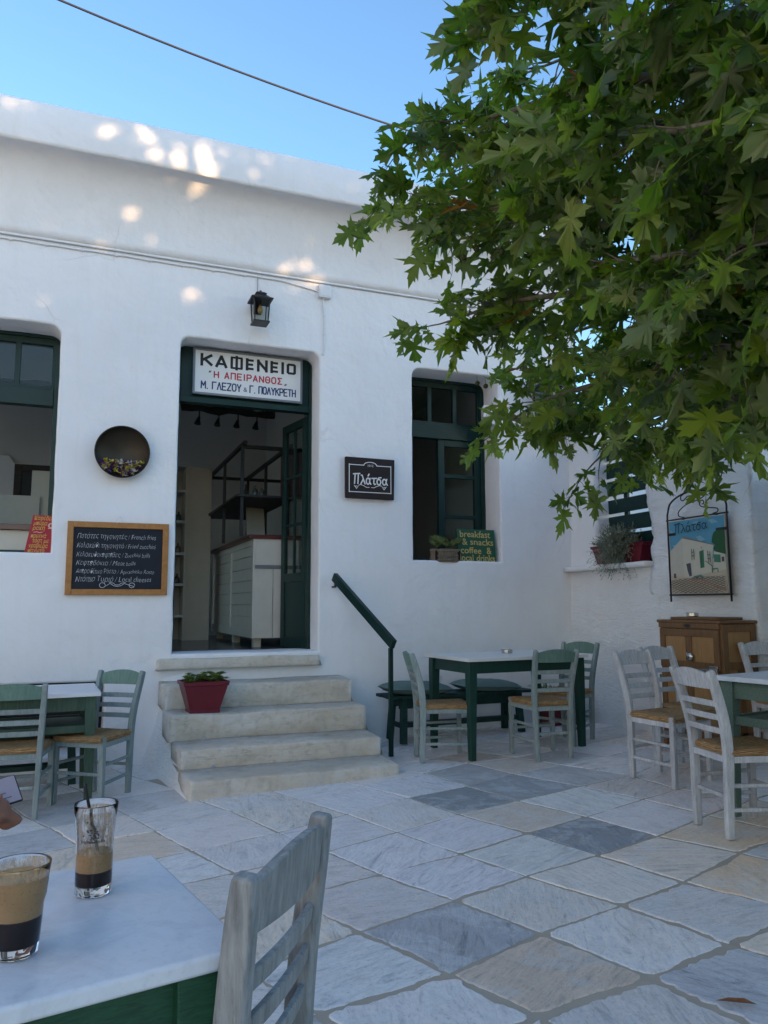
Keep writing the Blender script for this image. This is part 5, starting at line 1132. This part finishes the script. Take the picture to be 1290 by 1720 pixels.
BEAM = wood('dark_beam', (.012,.009,.007), (.035,.025,.018), .8, (2,14,14))
def beamlamp(label, x0, x1, y, z, n):
    t = thing('spotlight_beam', label, 'spotlights', ((x0+x1)/2, y, z), 0, 'wooden beams carrying spotlights'); L = (x1-x0)/2
    mb = MB(); P = [(-L+2*L*k/10, 0, .012*math.sin(k*1.3)) for k in range(11)]; mb.tube(P, [.045+.012*math.sin(k*2.1) for k in range(11)], 8); mb.build('beam', BEAM, t, smooth=True)
    for s in (-.75,.75): MB().tube([(s*L,0,.03),(s*L,0,4.45-z)], .008, 6).build('rod', IRON, t)
    for k in range(n):
        x = -L*.62+1.24*L*k/(n-1); mb = MB(); mb.tube([(x,0,-.03),(x,0,-.11)], .008, 6); mb.tube([(x,0,-.10),(x-.012,-.01,-.135),(x-.022,-.02,-.19)], [.014,.022,.040], 12); mb.build('spotlight', IRON, t)
beamlamp('dark rough beam hung with four small spotlights, seen through the door', 1.02, 2.12, 9.0, 3.62, 4)
beamlamp('dark rough beam with spotlights, seen through the left window', -1.3, -.05, 9.0, 3.72, 4)
t = thing('red_cabinet', 'rounded dark red wall cabinet inside, beside the door leaf', 'cabinet', (2.60, 9.75, 2.72)); mb = MB(); mb.box(-.18,-.14,0,.14,.14,.62); mb.build('body', REDP, t, bevel=.05, seg=4); mb = MB(); mb.box(-.12,-.15,.1,.08,-.14,.5); mb.build('door', REDP, t, bevel=.01)
t = thing('service_cabinet', 'grey cupboard with a dark red top just inside the left window', 'cupboard', (-.95, 8.45, RF)); MB().box(-.75,-.35,0,.62,.35,1.18).build('body', GREYP, t, bevel=.004); MB().box(-.80,-.40,1.18,.67,.40,1.235).build('worktop', MARO, t, bevel=.004)
for k, (x, w2, h, lab) in enumerate(((-.60,.19,.34,'wide pale board propped on the cupboard inside the left window'),(-.415,.085,.62,'tall narrow pale board leaning beside the wider one inside the left window'))):
    o = MB().box(-w2,-.012,0,w2,.012,h).build('pale_board', plain('pale_card', (.42,.40,.33), .8, bp=0), bevel=.003); o.location = (x, 8.52+.06*k, RF+1.236); o.rotation_euler = (R(-6),0,0); tag(o, lab, 'board')
t = thing('picture_frame', 'large dark frame leaning behind the pale boards inside the left window', 'frame', (-.38, 8.80, RF+1.236)); frame_mb(-.30,0,.34,.70,.07,-.02,.02).build('border', BEAM, t, bevel=.004); MB().box(-.24,0,.06,.28,.015,.64).build('canvas', DARK, t)
t = thing('wall_niche', 'pale arched niche panel on the back wall seen through the left window', 'niche', (-1.35, YB-.03, RF+1.2)); mb = MB(); mb.prism([(-.45,0),(.45,0),(.45,1.25),(.33,1.42),(-.33,1.42),(-.45,1.25)], -.03, .03); mb.build('panel', PL, t, bevel=.01)

# a fallen leaf on the paving
mb = MB()
for s in (-1,1): mb.add([(-.06,0,.004),(-.02,s*.012,.012),(.03,s*.014,.014),(.065,0,.006)], [(0,1,2,3)])
o = mb.build('fallen_leaf', plain('dry_leaf', (.22,.085,.03), .7, var=.5, sc=50), fix=False); o.location = (2.02, 2.05, zg(2.02, 2.05)+.012); o.rotation_euler = (0,0,R(-35)); tag(o, 'dry brown fallen leaf lying on a grey paving slab', 'leaf')

# ================================================================ TREES
BOUGHS = [
    [(2.65, 1.87, 3.48), (2.35, 2.22, 3.5), (2.08, 2.65, 3.66), (1.94, 3.19, 3.83), (1.7, 3.65, 3.94)],
    [(2.76, 2.0, 2.99), (2.4, 2.37, 3.07), (2.14, 2.94, 3.22), (2.0, 3.43, 3.44), (1.69, 3.76, 3.57)],
    [(3.0, 2.2, 2.8), (2.61, 2.61, 2.86), (2.38, 3.19, 2.94), (2.2, 3.66, 3.03), (2.04, 4.1, 3.05)],
    [(3.36, 2.48, 2.72), (3.07, 3.01, 2.64), (2.86, 3.63, 2.63), (2.75, 4.09, 2.63), (2.67, 4.41, 2.56)],
    [(3.53, 2.62, 2.67), (3.39, 3.17, 2.56), (3.27, 3.61, 2.45), (3.2, 3.97, 2.37), (3.15, 4.16, 2.26)],
    [(3.07, 2.28, 2.49), (3.04, 2.7, 2.39), (3.08, 2.98, 2.32), (3.13, 3.11, 2.2)],
    [(2.22, 1.55, 3.37), (1.99, 1.86, 3.51), (1.8, 2.23, 3.81), (1.78, 2.55, 3.99), (1.72, 2.8, 4.09)],
    [(3.52, 2.52, 3.82), (3.25, 3.1, 3.95), (2.86, 3.72, 4.19), (2.54, 4.27, 4.31)],
    [(3.96, 2.9, 3.31), (3.71, 3.52, 3.35), (3.38, 4.27, 3.3), (3.11, 4.76, 3.25)],
    [(3.1, 2.18, 3.93), (2.86, 2.61, 4.16), (2.6, 3.14, 4.38), (2.39, 3.65, 4.5)],
    [(4.03, 3.0, 2.65), (3.96, 3.43, 2.62), (3.93, 3.79, 2.55), (3.83, 4.07, 2.44)],
    [(2.22, 1.62, 2.51), (2.13, 1.88, 2.57), (2.07, 2.21, 2.65), (2.05, 2.57, 2.78)],
    [(2.08, 1.47, 2.91), (2.02, 1.73, 2.92), (1.94, 2.05, 3.03), (1.91, 2.4, 3.21)],
    [(2.42, 1.78, 2.41), (2.46, 2.11, 2.36), (2.49, 2.51, 2.41), (2.51, 2.88, 2.5)],
    [(3.07, 2.19, 3.59), (2.73, 2.67, 3.7), (2.43, 3.31, 3.81), (2.11, 3.82, 3.95)],
    [(4.31, 3.1, 4.12), (4.2, 3.64, 4.06), (4.04, 4.19, 3.99), (3.87, 4.64, 3.98)],
]
SUNFLECKS = [(-0.74,6.95,5.67,0.070), (-0.62,6.95,5.59,0.070), (0.03,6.95,5.56,0.050), (0.40,6.95,5.55,0.110), (0.53,6.95,5.45,0.090), (0.30,6.95,5.63,0.050), (0.76,6.95,5.42,0.040), (0.92,6.95,5.65,0.050), (1.05,6.95,5.56,0.090), (1.04,6.95,5.39,0.100), (1.42,6.95,5.60,0.025), (2.82,6.95,5.46,0.040), (0.41,7.10,4.82,0.070), (0.65,7.10,4.89,0.065), (0.80,7.10,4.86,0.070), (0.34,7.10,4.73,0.030), (0.60,7.10,4.70,0.040), (-0.25,7.10,4.82,0.030), (-0.39,7.10,4.66,0.040), (1.92,7.10,4.77,0.060), (2.02,7.10,4.80,0.040), (2.17,7.10,4.76,0.020), (0.95,7.32,4.42,0.025), (1.04,7.32,4.42,0.030), (0.98,7.32,4.29,0.020), (2.14,7.32,4.59,0.030), (2.58,7.32,4.59,0.015), (1.76,7.30,4.70,0.025)]
HALF = [(.025,0),(.09,-.04),(.24,-.14),(.27,-.06),(.52,-.10),(.36,.03),(.40,.11),(.17,.17),(.33,.27),(.37,.37),(.68,.54),(.45,.47),(.39,.57),(.25,.46),(.11,.42),(.17,.60),(.29,.76),(.16,.74),(.16,.90),(.07,.87),(0,1.12)]
FULL = HALF+[(-x, y) for x, y in HALF[-2::-1]]
SIMP = [(.05,0),(.5,0),(.28,.22),(.68,.5),(.18,.5),(.24,.75),(0,1.08),(-.24,.75),(-.18,.5),(-.68,.5),(-.28,.22),(-.5,0),(-.05,0)]
def leaves_mesh(name, items, mat, parent, shape, cy=.27):
    """items: (position, axis, normal, size, tone) -> one mesh of lobed, cupped leaves"""
    n = len(items); P = np.array([i[0] for i in items], float); A = np.array([i[1] for i in items], float); N = np.array([i[2] for i in items], float); Sz = np.array([i[3] for i in items])[:, None, None]; T = np.array([i[4] for i in items], np.float32)
    A /= np.linalg.norm(A, axis=1, keepdims=True)+1e-9; N -= A*(N*A).sum(1, keepdims=True); N /= np.linalg.norm(N, axis=1, keepdims=True)+1e-9; X = np.cross(A, N)
    O = np.array([(0, cy)]+shape); m = len(O); k1 = rng.uniform(-.35, .8, n)[:, None]; k2 = rng.uniform(-.2, 1.0, n)[:, None]; k3 = rng.uniform(-.6, .6, n)[:, None]
    x = O[None, :, 0]; y = O[None, :, 1]; wv = rng.normal(0, .05, (n, m)); z = np.abs(x)*k1*.6-k2*(y-.2)**2*.6+k3*x*y*.7+wv*(np.hypot(x, y-.3) > .3)
    sinus = np.array([1.0 if 0 < i and O[i][1] in (.17, .42) else 0.0 for i in range(m)])[None]
    rad = rng.normal(1, .085, (n, m))*(1-sinus*rng.uniform(-.35, .45, n)[:, None]); rad[:, 0] = 1; rad[:, 1] = 1
    y0_ = y; y = cy+(y-cy)*rad; x = x*rad
    xx = x*rng.uniform(.68, 1.08, n)[:, None]
    V = P[:, None, :]+Sz*(xx[..., None]*X[:, None, :]+y[..., None]*A[:, None, :]+z[..., None]*N[:, None, :])
    base = (np.arange(n)*m)[:, None]; q = np.arange(1, m); tri = np.stack([np.zeros(m-1, int), q, np.roll(q, -1)], 1)
    F = (base[:, :, None]+tri[None]).reshape(-1, 3); V = V.reshape(-1, 3)
    me = bpy.data.meshes.new(name); me.vertices.add(len(V)); me.vertices.foreach_set('co', V.astype(np.float32).ravel()); me.loops.add(len(F)*3); me.loops.foreach_set('vertex_index', F.astype(np.int32).ravel()); me.polygons.add(len(F)); me.polygons.foreach_set('loop_start', np.arange(0, len(F)*3, 3, dtype=np.int32)); me.update(calc_edges=True); me.validate()
    a = me.attributes.new('rnd', 'FLOAT', 'POINT'); a.data.foreach_set('value', np.repeat(T, m)); return link(name, me, mat, parent)
def rv(): return Vector((random.gauss(0,1), random.gauss(0,1), random.gauss(0,1))).normalized()
TB = Vector((4.0, .9, 0))
def plane_tree():
    t = thing('plane_tree', 'big plane tree whose leafy boughs hang over the courtyard from the right', 'tree', (TB.x, TB.y, zg(TB.x, TB.y))); o0 = Vector(t.location); wood_ = MB(); items = []; balls = []
    tr = bez([(4.0,.9,-.15),(3.96,.93,.7),(3.9,1.0,1.5),(3.78,1.1,2.2),(3.6,1.2,2.9),(3.5,1.2,3.8),(3.45,1.3,4.9)], 6)
    wood_.tube([p-o0 for p in tr], [.24-.17*k/(len(tr)-1) for k in range(len(tr))], 14)
    extra = [[(3.9,.3,3.4),(3.8,-.4,3.8),(3.6,-1.0,4.0)], [(4.0,1.5,4.2),(4.6,2.0,4.6),(5.2,2.6,4.9)], [(4.3,1.0,3.4),(5.0,1.3,3.7),(5.7,1.7,3.9)], ]
    def twig(p, d, L, r0, lv, big=1.0):
        pts = [p]; dd = d.normalized(); n = 6
        for k in range(n): dd = (dd+rv()*.16+Vector((0,0,-.07))).normalized(); pts.append(pts[-1]+dd*L/n)
        wood_.tube([q-o0 for q in pts], [r0*(1-.75*k/n) for k in range(n+1)], 5, False)
        side = 1; m = max(2, int(L/.052))
        for k in range(m):
            u = .22+.78*(k+1)/m; x_ = u*n; i = min(n-1, int(x_)); q = pts[i].lerp(pts[i+1], x_-i); ax = (pts[i+1]-pts[i]).normalized()
            lat = ax.cross(Vector((0,0,1))); lat = lat.normalized() if lat.length > .05 else rv(); side = -side
            out = (ax*.55+lat*side*.85+rv()*.45+Vector((0,0,-.25))).normalized() if k < m-1 else (ax+rv()*.3+Vector((0,0,-.1))).normalized()
            pe = random.uniform(.03,.06); b = q+out*pe; wood_.tube([q-o0, b-o0], [.0016,.0013], 3, False)
            nrm = (Vector((0,0,1))*.6+rv()*.85).normalized(); size = random.choice((.095,.12,.14,.155,.17,.19))*random.uniform(.85,1.15)*big
            items.append((b-o0, out, nrm, size, min(.93, max(0, lv+random.gauss(0,.22)+.08)) if random.random() > .007 else 1.0))
        return pts[-1]
    for bi, bp in enumerate(BOUGHS+extra):
        P0 = Vector(bp[0]); near = min(tr[8:], key=lambda q: (q-P0).length); pts = bez([near, near.lerp(P0, .5)+Vector((0,0,.12))]+[Vector(q) for q in bp], 10); m = len(pts); n1 = 20
        wood_.tube([p-o0 for p in pts], [.050*(1-k/m)**1.2+.006 for k in range(m)], 7, False)
        acc = 0
        for k in range(8, m-1):
            acc += (pts[k+1]-pts[k]).length; u = k/m
            while acc > .054:
                acc -= .054; d = (pts[k+1]-pts[k]).normalized(); tw = (d*.55+rv()*.85+Vector((0,0,-.12))).normalized(); L = random.uniform(.22,.50)*(1.05-.35*u); lv = random.gauss(.42,.12)
                e = twig(pts[k], tw, L, .0055, lv)
                if random.random() < .28: twig(pts[k].lerp(e, .4), (tw+rv()*.9).normalized(), L*.7, .004, lv)
                if random.random() < .05: balls.append(e)
        twig(pts[-1], (pts[-1]-pts[-4]).normalized(), .38, .006, .5)
    # a hanging cluster of seed balls near the tip of the middle bough
    for q in ((1.86,3.45,3.30),(1.90,3.46,3.26),(1.84,3.50,3.22),(2.02,3.40,3.24),(2.35,4.3,2.80),(2.40,4.28,2.78)): balls.append(Vector(q))
    wood_.build('trunk', BARK, t, fix=False, smooth=True)
    leaves_mesh('crown', items, LEAF, t, FULL); SB = plain('seed_ball', (.07,.075,.03), .9, .1, var=.4, sc=90, bp=.6)
    for q in balls[-20:]:
        mb = MB(); q = q-o0; mb.tube([q, q+Vector((.004,0,-.035))], .0012, 3, False); mb.ball(q+Vector((.004,0,-.05)), .0165, 10); mb.build('seed_ball', SB, t, smooth=True)
    return len(items)
print('leaves', plane_tree())
def shade_tree():
    """unseen tree added behind the viewer; gaps cut in its crown shape the sun flecks"""
    x0, y0 = 6.2, -5.2; t = thing('plane_tree', 'unseen plane tree added behind the viewer, its crown cut to dapple the cornice', 'tree', (x0, y0, 0)); mb = MB(); mb.tube(bez([(0,0,-.2),(.1,.05,2),(0,.1,4),(.1,0,5.8),(0,0,7.6)], 5), [.34-.28*k/20 for k in range(21)], 12)
    for k in range(16):
        a = k*2.4; z = 3.7+.17*k; mb.tube(bez([(0,0,z),(1.4*math.cos(a),.6*math.sin(a),z+.7),(3.4*math.cos(a),1.1*math.sin(a),z+1.2)], 5), [.11-.095*q/10 for q in range(11)], 6)
    mb.build('trunk', BARK, t, smooth=True); items = []; sd = np.array(sdir)
    H = []
    for s in SUNFLECKS:                                              # each patch of light is a few small overlapping gaps
        for _ in range(1+int(s[3]/.035)): a_ = rng.uniform(0, 6.28); q_ = s[3]*.8*rng.random()**.5; H.append((np.array((s[0]+q_*math.cos(a_), s[1], s[2]+q_*math.sin(a_))), rng.uniform(.0, .016)))
    while len(items) < 9000:
        u = rng.uniform(-1, 1, 3); p = np.array((u[0]*6.0+.3, u[1]*1.15, 6.55+u[2]*1.75))
        if abs(u[0])**3+abs(u[2])**3*.9 > 1.0+.15*noise.noise((p[0], p[1], p[2])): continue
        wp_ = p+np.array((x0, y0, 0)); size = rng.uniform(.22, .36); ok = True
        for h, r_ in H:
            d = wp_-h; l = d-sd*d.dot(sd)
            if np.linalg.norm(l) < r_*.9+size*.365: ok = False; break
        if not ok: continue
        items.append((p, np.array(rv()), np.array((Vector((0,-.5,.7))+rv()).normalized()), size, float(min(1, max(0, rng.normal(.45, .2))))))
    leaves_mesh('crown', items, LEAF, t, SIMP)
shade_tree()
